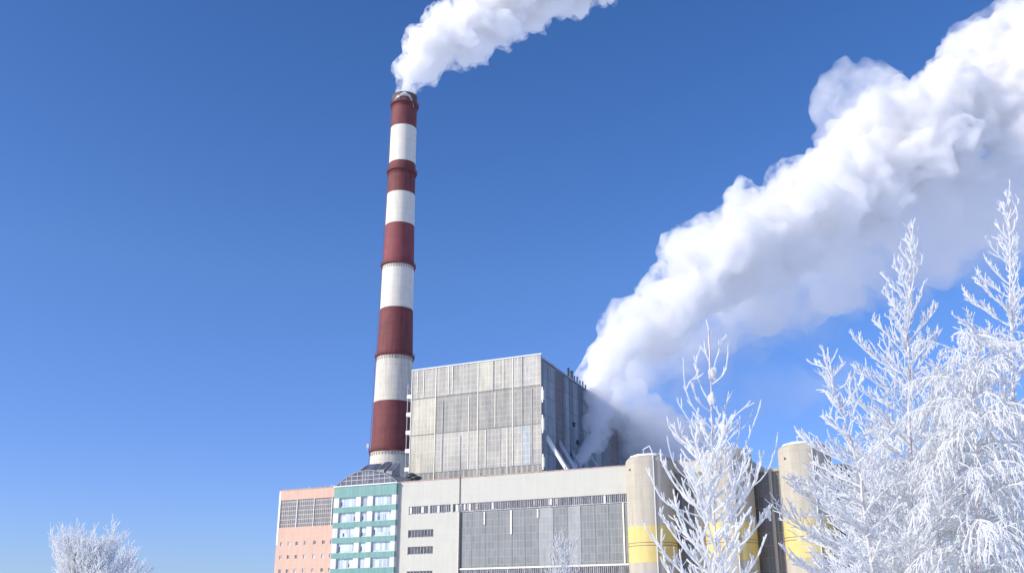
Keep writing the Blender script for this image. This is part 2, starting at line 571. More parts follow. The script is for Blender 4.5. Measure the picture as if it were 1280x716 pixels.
# ------------------------------------------------------------------ teal and white stair building
YT = -1.3
ts0, ts1 = fac(416.5, 640, YT)[0], fac(494.6, 640, YT)[0]
t_root = thing('stair_block', 'teal and white banded stair block with an arched glass roof', 'building', w(ts0, YT), AZ)
TO = (ts0, YT, 0)
TD = 24.0


def tpart(mb, name, m, parent=None, **k):
    return mb.build(name, m, parent or t_root, TO, **k)


ys = [606.3, 620, 632.9, 639.8, 651, 658.3, 670, 677.1, 689.3, 696.6, 708.8]
zt = [fac(455, y, YT)[1] for y in ys]
per = (zt[1] - zt[9]) / 4
bandh = 0.36 * per
TT = zt[0]
bands = [(zt[0], zt[1])]
z = zt[1]
tw = ts1 - ts0
tpart(MB().box(ts0, ts1, YT + 1.0, YT + TD, 0, TT - 0.1), 'wall', M['pier'])
tpart(MB().box(ts0, ts1, YT, YT + 1.0, zt[1], TT), 'spandrel_band', M['teal'])
z = zt[1]
n = 0
while z > 4:
    wb0 = z - (per - bandh)
    # piers
    for a, b_ in ((0.0, 0.085), (0.36, 0.44), (0.545, 0.632), (0.93, 1.0)):
        tpart(MB().box(ts0 + tw * a, ts0 + tw * b_, YT + 0.06, YT + 1.0, wb0, z), 'pier', M['pier'])
    for a, b_, nm in ((0.085, 0.36, 5), (0.44, 0.545, 2), (0.632, 0.93, 5)):
        fr = MB()
        s0, s1 = ts0 + tw * a, ts0 + tw * b_
        for i in range(nm + 1):
            c = min(max(s0 + (s1 - s0) * i / nm, s0 + 0.07), s1 - 0.07)
            fr.box(c - 0.07, c + 0.07, YT + 0.62, YT + 0.72, wb0 + 0.15, z - 0.12)
        fr.box(s0, s1, YT + 0.60, YT + 0.72, wb0 + 0.01, wb0 + 0.15)
        fr.box(s0, s1, YT + 0.60, YT + 0.72, z - 0.12, z - 0.01)
        fo = tpart(fr, 'window', M['white'])
        MB().box(s0 + 0.01, s1 - 0.01, YT + 0.66, YT + 0.98, wb0 + 0.05, z - 0.05).build('pane', M['curtain_glass'], fo, TO)
        if random.random() < 0.7:                                            # an opened vent shows the dark room
            i = random.randrange(nm)
            c = s0 + (s1 - s0) * (i + 0.5) / nm
            MB().box(c - 0.22, c + 0.22, YT + 0.63, YT + 0.655, wb0 + 0.4, wb0 + (z - wb0) * random.uniform(.45, .7)).build('open_vent', M['dark_glass'], fo, TO)
    tpart(MB().box(ts0, ts1, YT, YT + 1.0, wb0 - bandh, wb0), 'spandrel_band', M['teal'])
    z = wb0 - bandh
    n += 1
tpart(MB().box(ts0, ts1, YT, YT + 1.0, 0, z), 'plinth', M['pier'])
tpart(MB().box(ts0 - 0.25, ts1 + 0.25, YT - 0.25, YT + 1.2, TT + 0.003, TT + 0.32), 'cornice', M['white'])
# glazed vault
M['vault'] = plain('vault_metal', (0.30, 0.31, 0.33), 0.5, 0.2, 0.8)
zc0 = TT + 0.32
arch_h = fac(455, 588, YT)[1] - zc0
half = tw * 0.5 - 0.2
cs = (ts0 + ts1) / 2
rad = (half * half + arch_h * arch_h) / (2 * arch_h)
azc = zc0 + arch_h - rad


def arch(sv):
    return azc + math.sqrt(max(0, rad * rad - (sv - cs) ** 2))


NA = 24
ap = [cs - half + 2 * half * i / NA for i in range(NA + 1)]
lun = MB()
pts = [(s_, arch(s_)) for s_ in ap]
VD = 15.0
base = len(lun.v)
for (s_, z_) in pts:
    lun.v += [(s_, YT + 0.5, zc0), (s_, YT + 0.5, max(z_, zc0)), (s_, YT + 0.8, zc0), (s_, YT + 0.8, max(z_, zc0))]
for i in range(NA):
    a = 4 * i
    lun.f += [(a, a + 4, a + 5, a + 1), (a + 6, a + 2, a + 3, a + 7)]
lun.f += [(0, 1, 3, 2)]
vault = MB()
for (s_, z_) in pts:
    vault.v += [(s_, YT + 0.3, z_), (s_, YT + VD, z_), (s_, YT + 0.3, z_ + 0.2), (s_, YT + VD, z_ + 0.2)]
for i in range(NA):
    a = 4 * i
    vault.f += [(a, a + 1, a + 5, a + 4), (a + 2, a + 6, a + 7, a + 3), (a, a + 4, a + 6, a + 2), (a + 1, a + 3, a + 7, a + 5)]
vault.f += [(0, 2, 3, 1), (4 * NA, 4 * NA + 1, 4 * NA + 3, 4 * NA + 2)]
vo = tpart(vault, 'vault_roof', M['vault'], smooth=False)
lo_ = tpart(lun, 'arched_window', M['vault_glass'])
mu = MB()
for f_ in (-0.84, -0.66, -0.48, -0.3, -0.12, -0.03, 0.06, 0.24, 0.42, 0.6, 0.78):
    sv = cs + half * f_
    mu.box(sv - 0.06, sv + 0.06, YT + 0.38, YT + 0.49, zc0 + 0.02, arch(sv) - 0.02)
for hz_ in (0.36, 0.66):
    zz = zc0 + arch_h * hz_
    hw = math.sqrt(max(0, rad * rad - (zz - azc) ** 2)) - 0.15
    mu.box(cs - hw, cs + hw, YT + 0.40, YT + 0.485, zz - 0.06, zz + 0.06)
mu.build('glazing_bars', M['pier'], lo_, TO)
# raised skylights on the vault
def skylight(f0, f1, y0, y1, up):
    s0, s1 = cs + half * f0, cs + half * f1
    z0 = max(arch(s0), arch(s1)) + 0.36
    mbk = MB()
    n = 0
    mbk.v += [(s0, y0, z0 - 0.9), (s1, y0, z0 - 0.9), (s1, y1, z0 - 0.9), (s0, y1, z0 - 0.9), (s0, y0, z0 + 0.15), (s1, y0, z0 + 0.15), (s1, y1, z0 + up), (s0, y1, z0 + up)]
    mbk.f += [(0, 3, 2, 1), (4, 5, 6, 7), (0, 1, 5, 4), (1, 2, 6, 5), (2, 3, 7, 6), (3, 0, 4, 7)]
    so = tpart(mbk, 'skylight', M['vault'])
    e = 0.3
    nrm = Vector((0, -(up - 0.15), y1 - y0)).normalized() * 0.06
    g_ = MB()
    q = [(s0 + e, y0 + e, z0 + 0.15 + (up - .15) * e / (y1 - y0)), (s1 - e, y0 + e, z0 + 0.15 + (up - .15) * e / (y1 - y0)),
         (s1 - e, y1 - e, z0 + up - (up - .15) * e / (y1 - y0)), (s0 + e, y1 - e, z0 + up - (up - .15) * e / (y1 - y0))]
    g_.v += [tuple(Vector(p) + nrm * 0.1) for p in q] + [tuple(Vector(p) + nrm) for p in q]
    g_.f += [(0, 3, 2, 1), (4, 5, 6, 7), (0, 1, 5, 4), (1, 2, 6, 5), (2, 3, 7, 6), (3, 0, 4, 7)]
    g_.build('pane', M['vault_glass'], so, TO)


skylight(-0.55, -0.06, 3.0, 8.0, 3.2)
skylight(0.10, 0.36, 2.5, 7.0, 3.4)
skylight(0.42, 0.62, 2.5, 7.0, 3.6)

# ------------------------------------------------------------------ peach block
YP = -0.6
ps0, ps1 = fac(346.6, 660, YP)[0], ts0 - 0.02
PT = 0.5 * (fac(348, 613.7, YP)[1] + fac(415, 608, YP)[1])
p_root = thing('office_block', 'peach tiled block with a tall gridded window band under its roof', 'building', w(ps0, YP), AZ)
PO = (ps0, YP, 0)
pw = ps1 - ps0


def ppart(mb, name, m, parent=None, **k):
    return mb.build(name, m, parent or p_root, PO, **k)


pz1 = fac(380, 590 + 190 / 5.69, YP)[1]
pz0 = fac(380, 590 + 384 / 5.69, YP)[1]
rowz = [fac(380, 590 + v / 5.69, YP)[1] for v in (502, 597, 697)]
rp = rowz[1] - rowz[2]
rowz = [rowz[0], rowz[1], rowz[2]] + [rowz[2] - rp * k for k in range(1, 10) if rowz[2] - rp * k > 3]
wx = [(x - 40) / 390.0 for x in (78, 130, 184, 242, 306, 366, 418)]
WH, WW = 1.15, 0.95
pwall = MB()
pwall.box(ps0, ps1, YP + 0.5, YP + 26, 0, PT - 0.05)
pwall.box(ps0, ps1, YP, YP + 0.5, pz1, PT)
# front skin in strips around the small windows
zz = [pz0]
prev = pz0
for rz in rowz:
    pwall.box(ps0, ps1, YP, YP + 0.5, rz + WH / 2, prev)
    cur = ps0
    for f_ in wx:
        c = ps0 + pw * f_
        pwall.box(cur, max(cur + .01, c - WW / 2), YP, YP + 0.5, rz - WH / 2, rz + WH / 2)
        cur = c + WW / 2
    if cur < ps1:
        pwall.box(cur, ps1, YP, YP + 0.5, rz - WH / 2, rz + WH / 2)
    prev = rz - WH / 2
pwall.box(ps0, ps1, YP, YP + 0.5, 0, prev)
ppart(pwall, 'wall', M['peach'])
for rz in rowz:
    for f_ in wx:
        c = ps0 + pw * f_
        fr = MB()
        fr.box(c - WW / 2 + 0.004, c - WW / 2 + 0.10, YP + 0.18, YP + 0.30, rz - WH / 2, rz + WH / 2)
        fr.box(c + WW / 2 - 0.10, c + WW / 2 - 0.004, YP + 0.18, YP + 0.30, rz - WH / 2, rz + WH / 2)
        fr.box(c - 0.04, c + 0.04, YP + 0.18, YP + 0.30, rz - WH / 2 + 0.1, rz + WH / 2 - 0.1)
        fr.box(c - WW / 2 + 0.1, c + WW / 2 - 0.1, YP + 0.18, YP + 0.30, rz - WH / 2, rz - WH / 2 + 0.1)
        fr.box(c - WW / 2 + 0.1, c + WW / 2 - 0.1, YP + 0.18, YP + 0.30, rz + WH / 2 - 0.1, rz + WH / 2)
        fo = ppart(fr, 'window', M['white'])
        MB().box(c - WW / 2 + 0.05, c + WW / 2 - 0.05, YP + 0.24, YP + 0.49, rz - WH / 2 + 0.05, rz + WH / 2 - 0.05).build('pane', random.choice([M['dark_glass'], M['curtain_glass'], M['curtain_glass']]), fo, PO)
# gridded band
M['grid_glass'] = wallpanel('grid_glass', (0.21, 0.19, 0.18), (0.16, 0.145, 0.14), (0.45, 0.44, 0.42), 0.75, 1.35, 0.11, 0.2, 0.3)
bays = [(x - 40) / 390.0 for x in (48, 168, 286, 408)] + [1.0]
for k in range(4):
    a, b_ = ps0 + pw * bays[k], ps0 + pw * bays[k + 1]
    if k == 3:
        b_ -= 0.02
    o = ppart(MB().box(a + 0.2, b_ - 0.02, YP + 0.22, YP + 0.49, pz0, pz1), 'window', M['grid_glass'])
    ppart(MB().box(a - 0.02, a + 0.2, YP - 0.06, YP + 0.49, pz0 - 0.3, pz1 + 0.05), 'mullion', M['white'])
ppart(MB().box(ps0 - 0.05, ps0 + 0.55, YP - 0.05, YP + 0.3, fac(346, 681, YP)[1], PT - 0.1), 'corner_trim', M['white'])
ppart(MB().box(ps0 - 0.12, ps1, YP - 0.12, YP + 0.7, PT + 0.003, PT + 0.22), 'parapet_flashing', M['rust'])
ppart(MB().box(ps0 + 0.3, ps1 - 0.3, YP + 0.8, YP + 25.5, PT - 0.04, PT + 0.1), 'roof', M['roof_snow'])
for f_, hh in ((0.36, 0.7), (0.5, 0.9), (0.9, 1.1), (0.94, 0.8)):
    c = ps0 + pw * f_
    ppart(MB().tube([(c, YP + 0.9, PT), (c, YP + 0.9, PT + hh)], 0.12, 8), 'roof_post', M['white'])

# ------------------------------------------------------------------ boiler house
YB = 30.0
bs0, bs1 = fac(513.2, 520, YB)[0], fac(677.4, 520, YB)[0]
BT = 0.5 * (fac(513.8, 463.8, YB)[1] + fac(676, 442.6, YB)[1])
b_root = thing('boiler_house', 'tall grey panelled boiler house with a shaded long side, behind the white hall', 'building', w(bs0, YB), AZ)
BO = (bs0, YB, 0)


def bpart(mb, name, m, parent=None, **k):
    return mb.build(name, m, parent or b_root, BO, **k)


bw_ = bs1 - bs0
# side wall heads for its own vanishing point
Rw = Vector((507.0, 1318.0, 0)).normalized()
Rl = Vector((Rw.dot(S), Rw.dot(B), 0))
SL = 200.0
c1 = Vector((bs1, YB + 0.5, 0))
c2 = c1 + Rl * SL
SIDE_T = BT - 1.6
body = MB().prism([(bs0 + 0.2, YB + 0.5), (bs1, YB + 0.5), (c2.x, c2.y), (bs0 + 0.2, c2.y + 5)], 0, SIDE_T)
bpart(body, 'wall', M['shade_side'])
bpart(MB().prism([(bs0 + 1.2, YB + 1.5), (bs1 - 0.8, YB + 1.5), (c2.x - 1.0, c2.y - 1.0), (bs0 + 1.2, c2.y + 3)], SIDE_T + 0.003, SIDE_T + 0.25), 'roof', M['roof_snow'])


def bz(px, py):
    return fac(px, py, YB)[1]


# rows of the front cladding
zr = [BT, 0.5 * (bz(513.8, 498.2) + bz(676.6, 482.3)), 0.5 * (bz(545, 540.7) + bz(678, 529.8)), 0.5 * (bz(513, 590.8) + bz(680, 580.6)), 0]
fr_ = [0, 0.198, 0.53, 0.645, 0.79, 1.0]


def bxs(f_):
    return bs0 + bw_ * f_


panels = [
    (0, .53, 0, 'clad_mid'), (.53, .645, 0, 'clad_cream'), (.645, .79, 0, 'clad_mid'), (.79, 1, 0, 'clad_light'),
    (0, .198, 1, 'clad_cream'), (.198, .53, 1, 'clad_grey'), (.53, .79, 1, 'clad_grey'), (.79, 1, 1, 'clad_grey'),
    (0, .198, 2, 'clad_cream'), (.198, .53, 2, 'clad_light'), (.53, .70, 2, 'clad_mid'), (.70, .86, 2, 'clad_light'), (.86, .915, 2, 'clad_blue'), (.915, 1, 2, 'clad_mid'),
    (0, 1, 3, 'clad_base')]
for a, b_, r_, mm in panels:
    sc_ = 0.04
    bpart(MB().box(bxs(a) + sc_, bxs(b_) - sc_, YB + 0.05 * random.random(), YB + 0.497, zr[r_ + 1] + 0.05, zr[r_] - 0.05), 'cladding_panel', M[mm])
for r_ in (1, 2, 3):
    bpart(MB().box(bs0, bs1, YB - 0.10, YB - 0.003, zr[r_] - 0.08, zr[r_] + 0.08), 'seam_strip', M['pipe'] if r_ != 3 else M['grey'])
# vertical battens
for f_, r0, r1 in ((.004, 0, 4), (.05, 0, 1), (.1, 0, 1), (.2, 0, 4), (.26, 1, 3), (.33, 0, 1), (.4, 2, 3), (.46, 1, 3), (.53, 0, 4), (.59, 2, 3), (.645, 0, 1), (.72, 0, 1), (.79, 0, 3), (.86, 0, 2), (.93, 1, 3), (.995, 0, 4), (.3, 0, 1), (.66, 1, 2), (.75, 2, 4)):
    top, bot = zr[r0] - 0.2, zr[r1] + 0.2
    top -= random.random() * 1.5 if r0 else 0
    bpart(MB().box(bxs(f_) - 0.13, bxs(f_) + 0.13, YB - 0.16, YB - 0.006, bot, top), 'batten', M['cream'] if random.random() < .8 else M['grey'])
bpart(MB().box(bs0 - 0.1, bs1 + 0.1, YB - 0.2, YB + 0.6, BT + 0.003, BT + 0.35), 'coping', M['frosty'])
for za, zb in ((bz(679, 499), bz(679, 487)), (bz(680, 537), bz(680, 522)), (bz(681, 583), bz(681, 571))):
    bpart(MB().box(bs1 - 0.05, bs1 + 0.7, YB - 0.2, YB + 0.45, zb, za).box(bs1 + 0.1, bs1 + 0.5, YB - 0.3, YB - 0.2, zb + 1, za - 1), 'corner_patch', M['cream'])


# side wall furniture in side coordinates (distance along the side, out from it)
Rn = Vector((Rl.y, -Rl.x, 0))


def sp(t, out, z):
    p = c1 + Rl * t + Rn * out
    return (p.x, p.y, z)


def sidebox(mb, t0, t1, o0, o1, z0, z1):
    n = len(mb.v)
    mb.v += [sp(t0, o0, z0), sp(t0, o1, z0), sp(t1, o1, z0), sp(t1, o0, z0), sp(t0, o0, z1), sp(t0, o1, z1), sp(t1, o1, z1), sp(t1, o0, z1)]
    mb.f += [tuple(n + i for i in q) for q in ((0, 3, 2, 1), (4, 5, 6, 7), (0, 1, 5, 4), (1, 2, 6, 5), (2, 3, 7, 6), (3, 0, 4, 7))]
    return mb


def side_t(px):
    """distance along the side wall at a pixel column"""
    d = ray(px, 520)
    P = O + S * c1.x + B * c1.y
    # solve P + Rw*t on the vertical plane through the camera and the pixel column (approx. at mid height)
    n_ = Vector((d.y, -d.x, 0))
    return -((P.x * n_.x + P.y * n_.y)) / (Rw.x * n_.x + Rw.y * n_.y)


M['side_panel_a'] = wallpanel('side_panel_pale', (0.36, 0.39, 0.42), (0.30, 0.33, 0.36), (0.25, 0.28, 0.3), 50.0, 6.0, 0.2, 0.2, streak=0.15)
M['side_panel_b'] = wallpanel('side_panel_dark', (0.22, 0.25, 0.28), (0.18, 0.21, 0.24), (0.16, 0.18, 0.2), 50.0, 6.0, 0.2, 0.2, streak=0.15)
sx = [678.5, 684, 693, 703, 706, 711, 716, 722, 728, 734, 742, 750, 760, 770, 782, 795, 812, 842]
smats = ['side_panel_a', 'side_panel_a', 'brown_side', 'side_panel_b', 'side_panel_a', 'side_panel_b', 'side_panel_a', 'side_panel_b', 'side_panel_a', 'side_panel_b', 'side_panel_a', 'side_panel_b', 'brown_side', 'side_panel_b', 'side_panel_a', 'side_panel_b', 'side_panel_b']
for k in range(len(sx) - 1):
    t0, t1 = side_t(sx[k]), side_t(sx[k + 1])
    t1 = min(t1, SL - 0.5)
    if t1 <= t0:
        continue
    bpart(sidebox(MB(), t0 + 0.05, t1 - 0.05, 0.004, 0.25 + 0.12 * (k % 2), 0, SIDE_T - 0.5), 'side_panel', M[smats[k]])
bpart(sidebox(MB(), 0.3, SL, -0.4, 0.45, SIDE_T + 0.002, SIDE_T + 0.5), 'side_coping', M['grey'])
# little stacks on the side parapet
for px, hh, wd in ((712.0, 3.0, .4), (716, 2.8, .5), (719.5, 1.8, .25), (723, 2.2, .25), (726.5, 1.6, .25), (730.0, 2.0, .25), (733.5, 1.5, .25), (775, 2.2, .6), (783, 2.4, .6), (786, 1.6, .5)):
    t = side_t(px)
    bpart(MB().tube([sp(t, -0.2, SIDE_T + 0.3), sp(t, -0.2, SIDE_T + 0.4 + hh)], wd, 10).tube([sp(t, -0.2, SIDE_T + 0.4 + hh), sp(t, -0.2, SIDE_T + 0.75 + hh)], wd * 1.3, 10), 'roof_vent', M['dark'])
for px, hh, ln in ((692, 1.4, 3.0), (764, 4.0, 7.0), (772, 3.0, 9.0)):
    t = side_t(px)
    bpart(sidebox(MB(), t, t + ln, -5.0, -0.5, SIDE_T + 0.2, SIDE_T + hh), 'roof_hut', M['side_panel_a'])


def side_pt(px, py, out):
    """pixel on the plane parallel to the side wall, pushed out by `out`"""
    d = ray(px, py)
    P = O + S * c1.x + B * c1.y
    nw = Vector((Rw.y, -Rw.x, 0))
    P = P + nw * out
    t = (P - CAMP).dot(nw) / d.dot(nw)
    p = CAMP + d * t
    q = p - O
    return (q.dot(S), q.dot(B), p.z)


for (xa, ya, xb, yb, rr) in ((683.5, 546, 709.5, 588, 0.75), (699.5, 553, 719.5, 586, 0.6), (715, 565, 729, 590, 0.5), (736, 566, 749, 588, 0.5)):
    a, b_ = Vector(side_pt(xa, ya, 0.3)), Vector(side_pt(xb, yb, 7.0))
    b_ = a + (b_ - a) * 1.35
    bpart(MB().tube([a, b_], rr, 4).tube([a + Vector((0, 0, rr * .9)), b_ + Vector((0, 0, rr * .9))], rr * 0.5, 6), 'inclined_chute', M['frosty'])
for px, py in ((717, 531), (722, 553)):
    a = Vector(side_pt(px, py, 0.5))
    bpart(MB().box(a.x - 0.4, a.x + 0.4, a.y - 0.6, a.y + 0.6, a.z - 0.6, a.z + 0.6).box(a.x - 0.6, a.x + 0.6, a.y - 0.8, a.y + 0.8, a.z + 0.6, a.z + 0.8), 'wall_duct', M['dark'])

# stair tower in steel, on the left flank of the boiler house
sto = thing('steel_stair_tower', 'narrow steel stair tower squeezed between striped chimney and grey boiler house', 'stair tower', w(bs0 - 1.6, YB + 3), AZ)
SO = (bs0 - 1.6, YB + 3, 0)
frm = MB()
for dx in (-0.9, 0.9):
    for dy in (-1.2, 1.2):
        frm.box(SO[0] + dx - .12, SO[0] + dx + .12, SO[1] + dy - .12, SO[1] + dy + .12, 0, BT - 4)
frm.build('post_frame', M['grey'], sto, SO)
for k in range(15):
    zz_ = 8 + k * 6.2
    if zz_ > BT - 5:
        break
    MB().box(SO[0] - 1.15, SO[0] + 1.15, SO[1] - 1.45, SO[1] + 1.45, zz_, zz_ + 0.25).box(SO[0] - 1.15, SO[0] + 1.15, SO[1] - 1.45, SO[1] - 1.37, zz_ + .25, zz_ + 1.3).build('landing', M['frosty'], sto, SO)
    fl_ = MB().tube([(SO[0] - 0.7, SO[1] - .8, zz_ + .3), (SO[0] + 0.7, SO[1] + .8, zz_ + 6.0)], 0.22, 4)
    fl_.build('stair_flight', M['dark'], sto, SO)

# ------------------------------------------------------------------ chimney
YC = 500.0
axis = at_depth(493.5, 446, YC)
axis.z = 0
ch = thing('striped_chimney', 'tall red and white striped chimney with ring platforms and an icy rim', 'chimney', axis, 0)


def ch_z(py):
    """height on the chimney axis at pixel row py"""
    hdist = math.hypot(axis.x, axis.y)
    d = ray(495, py)
    return CAMZ + d.z / d.y * axis.y


def ch_r(py, rpx):
    zc = ch_z(py)
    depth = axis.y * CP + (zc - CAMZ) * SP
    return rpx * depth / FPX


CTOP = ch_z(113)
keys = [(ch_z(114), ch_r(114, 15.4)), (ch_z(157), ch_r(157, 15.8)), (ch_z(203), ch_r(203, 16.4)), (ch_z(281), ch_r(281, 18.0)), (ch_z(335), ch_r(335, 19.6)), (ch_z(386), ch_r(386, 20.4)), (ch_z(446), ch_r(446, 22.4)), (ch_z(563), ch_r(563, 25.4))]
keys.sort()
keys = [(0.0, keys[0][1] * 1.22)] + keys


def rad_at(z):
    for (z0, r0), (z1, r1) in zip(keys, keys[1:]):
        if z <= z1:
            return r0 + (r1 - r0) * (z - z0) / (z1 - z0)
    return keys[-1][1]


# the rows of the boundaries are read on the near face, a little below the axis row
def near_z(py):
    z = ch_z(py)
    for _ in range(4):
        r = rad_at(z)
        dy = axis.y - r
        d = ray(495, py)
        z = CAMZ + d.z / d.y * dy
    return z


CTOP = near_z(114)
bz_ = [0.0] + [near_z(p) for p in (560, 499, 440, 382, 326, 276.5, 237.6, 199, 154.5, 126)] + [CTOP]
bm_ = ['concrete', 'chim_red', 'concrete', 'chim_red', 'chim_white', 'chim_red_pale', 'chim_white', 'chim_red', 'chim_white', 'chim_red', 'soot']
bn_ = ['concrete_base', 'red_band', 'white_band', 'red_band', 'white_band', 'red_band', 'white_band', 'red_band', 'white_band', 'red_band', 'rim']
for k in range(len(bm_)):
    z0, z1 = bz_[k], bz_[k + 1]
    prof = [(rad_at(z0 + (z1 - z0) * i / 6), z0 + (z1 - z0) * i / 6) for i in range(7)]
    if k == len(bm_) - 1:
        prof += [(prof[-1][0] - 0.8, z1), (prof[-1][0] - 0.8, z1 - 6)]
    MB().lathe(prof, sides=72, close=False).build(bn_[k], M[bm_[k]], ch, smooth=True)
for k, (py, red) in enumerate(((561, 1), (441, 1), (327, 1), (210, 1), (126, 0))):
    z = near_z(py)
    r = rad_at(z)
    plm = MB().lathe([(r + 0.02, z - 0.5), (r + 1.0, z), (r + 1.0, z + 0.3), (r + 0.02, z + 0.3)], sides=72, close=False)
    po = plm.build('platform', M['chim_red'], ch)
    rl = MB()
    for hgt in (0.75, 1.3):
        rl.lathe([(r + 0.92, z + hgt), (r + 1.0, z + hgt), (r + 1.0, z + hgt + .1), (r + 0.92, z + hgt + .1)], sides=72, close=False)
    for q in range(40):
        a = 2 * math.pi * q / 40
        cx, cy_ = (r + 0.95) * math.cos(a), (r + 0.95) * math.sin(a)
        rl.box(cx - .05, cx + .05, cy_ - .05, cy_ + .05, z + 0.3, z + 1.3)
    rl.build('railing', M['chim_red'], po)
    br = MB()
    for q in range(40):
        a = 2 * math.pi * q / 40
        r2 = rad_at(z - 2.4)
        br.tube([(r2 * math.cos(a), r2 * math.sin(a), z - 2.4), ((r + .85) * math.cos(a), (r + .85) * math.sin(a), z - 0.15)], 0.13, 4)
    br.build('bracket_ring', M['chim_red'], po)
# ladder on the left flank
la = MB()
aL = math.atan2(-axis.y, -axis.x) - R(82)
zz = 30.0
while zz < CTOP - 8:
    z2 = min(zz + 20, CTOP - 8)
    for off in (-0.4, 0.4):
        p = []
        for z_ in (zz, z2):
            r = rad_at(z_) + 0.6
            p.append((r * math.cos(aL) - off * math.sin(aL), r * math.sin(aL) + off * math.cos(aL), z_))
        la.tube(p, 0.10, 4)
    for i in range(20):
        z_ = zz + (z2 - zz) * i / 20
        r = rad_at(z_) + 0.6
        la.tube([(r * math.cos(aL) + .4 * math.sin(aL), r * math.sin(aL) - .4 * math.cos(aL), z_), (r * math.cos(aL) - .4 * math.sin(aL), r * math.sin(aL) + .4 * math.cos(aL), z_)], 0.06, 4)
    zz = z2
la.build('ladder', M['pipe'], ch)
# floodlight box by the lowest platform
zf = near_z(557)
rf = rad_at(zf) + 1.5
fx, fy = rf * math.cos(aL - 0.1), rf * math.sin(aL - .1)
MB().box(fx - 0.6, fx + 0.6, fy - 0.6, fy + .6, zf + .5, zf + 2.4).tube([(fx, fy, zf - 0.6), (fx, fy, zf + .5)], .15, 6).build('floodlight', M['white'], ch)
# ice crust hanging on the near side of the rim
ic = MB()
aN = math.atan2(-axis.y, -axis.x)
zi0, zi1 = near_z(125) + 0.4, CTOP
NAi, NZi = 46, 12
for j in range(NZi + 1):
    for i in range(NAi + 1):
        u = i / NAi * 2 - 1
        a = aN - 0.05 + u * 0.85
        hh = max(0.06, math.sqrt(max(0, 1 - u * u)) ** 0.8) * (0.82 + 0.3 * noise.noise((u * 4, 1.3, 0)))
        z_ = zi0 + (zi1 - zi0) * 0.42 * max(0, 1 - u * u * 1.1) - 1.2 * max(0, noise.noise((u * 9, 4.4, 0))) - (3.4 * max(0, u - .5) / .5) + (zi1 - zi0) * 0.50 * hh * j / NZi
        t = j / NZi
        thick = 0.15 + 1.1 * math.sin(math.pi * min(1, t * .9 + .08)) * (1 - u * u) * (0.7 + .6 * noise.noise((u * 7, t * 4, 2)))
        r = rad_at(min(z_, CTOP)) + max(.05, thick)
        ic.v.append((r * math.cos(a), r * math.sin(a), z_))
for j in range(NZi):
    for i in range(NAi):
        a = j * (NAi + 1) + i
        ic.f.append((a, a + 1, a + NAi + 2, a + NAi + 1))
ico = ic.build('ice_crust', M['ice'], ch, smooth=True)
sd = ico.modifiers.new('thickness', 'SOLIDIFY')
sd.thickness = 0.5

# ------------------------------------------------------------------ the three tanks
TR = 6.25
first = None
tank_px = [(784.0, 567, 'leftmost beige concrete tank with a yellow band, next to the glazed wall'),
           (880.5, 557, 'beige yellow-banded tank behind the smallest frosted birch, middle of the three'),
           (978.0, 547, 'rightmost beige yellow-banded tank, half hidden by the big birches')]
YK = -2.2
sl0 = fac(784, 640, YK)[0]
TANK_T = fac(813, 568, YK - TR * 0.7)[1]
zy1 = fac(795, 657.5, YK - TR * 0.8)[1]
zy0 = fac(795, 703, YK - TR * 0.8)[1]


def tank_center(pxl):
    # silhouette edge of a cylinder of radius TR at local y = YK
    lo, hi = fac(pxl, 640, YK)[0] - 2, fac(pxl, 640, YK)[0] + 20
    for _ in range(40):
        mid = (lo + hi) / 2
        p = w(mid, YK)
        ang = math.atan2(p.x, p.y) - math.asin(TR / math.hypot(p.x, p.y))
        d = ray(pxl, 640)
        if ang > math.atan2(d.x, d.y):
            hi = mid
        else:
            lo = mid
    return (lo + hi) / 2


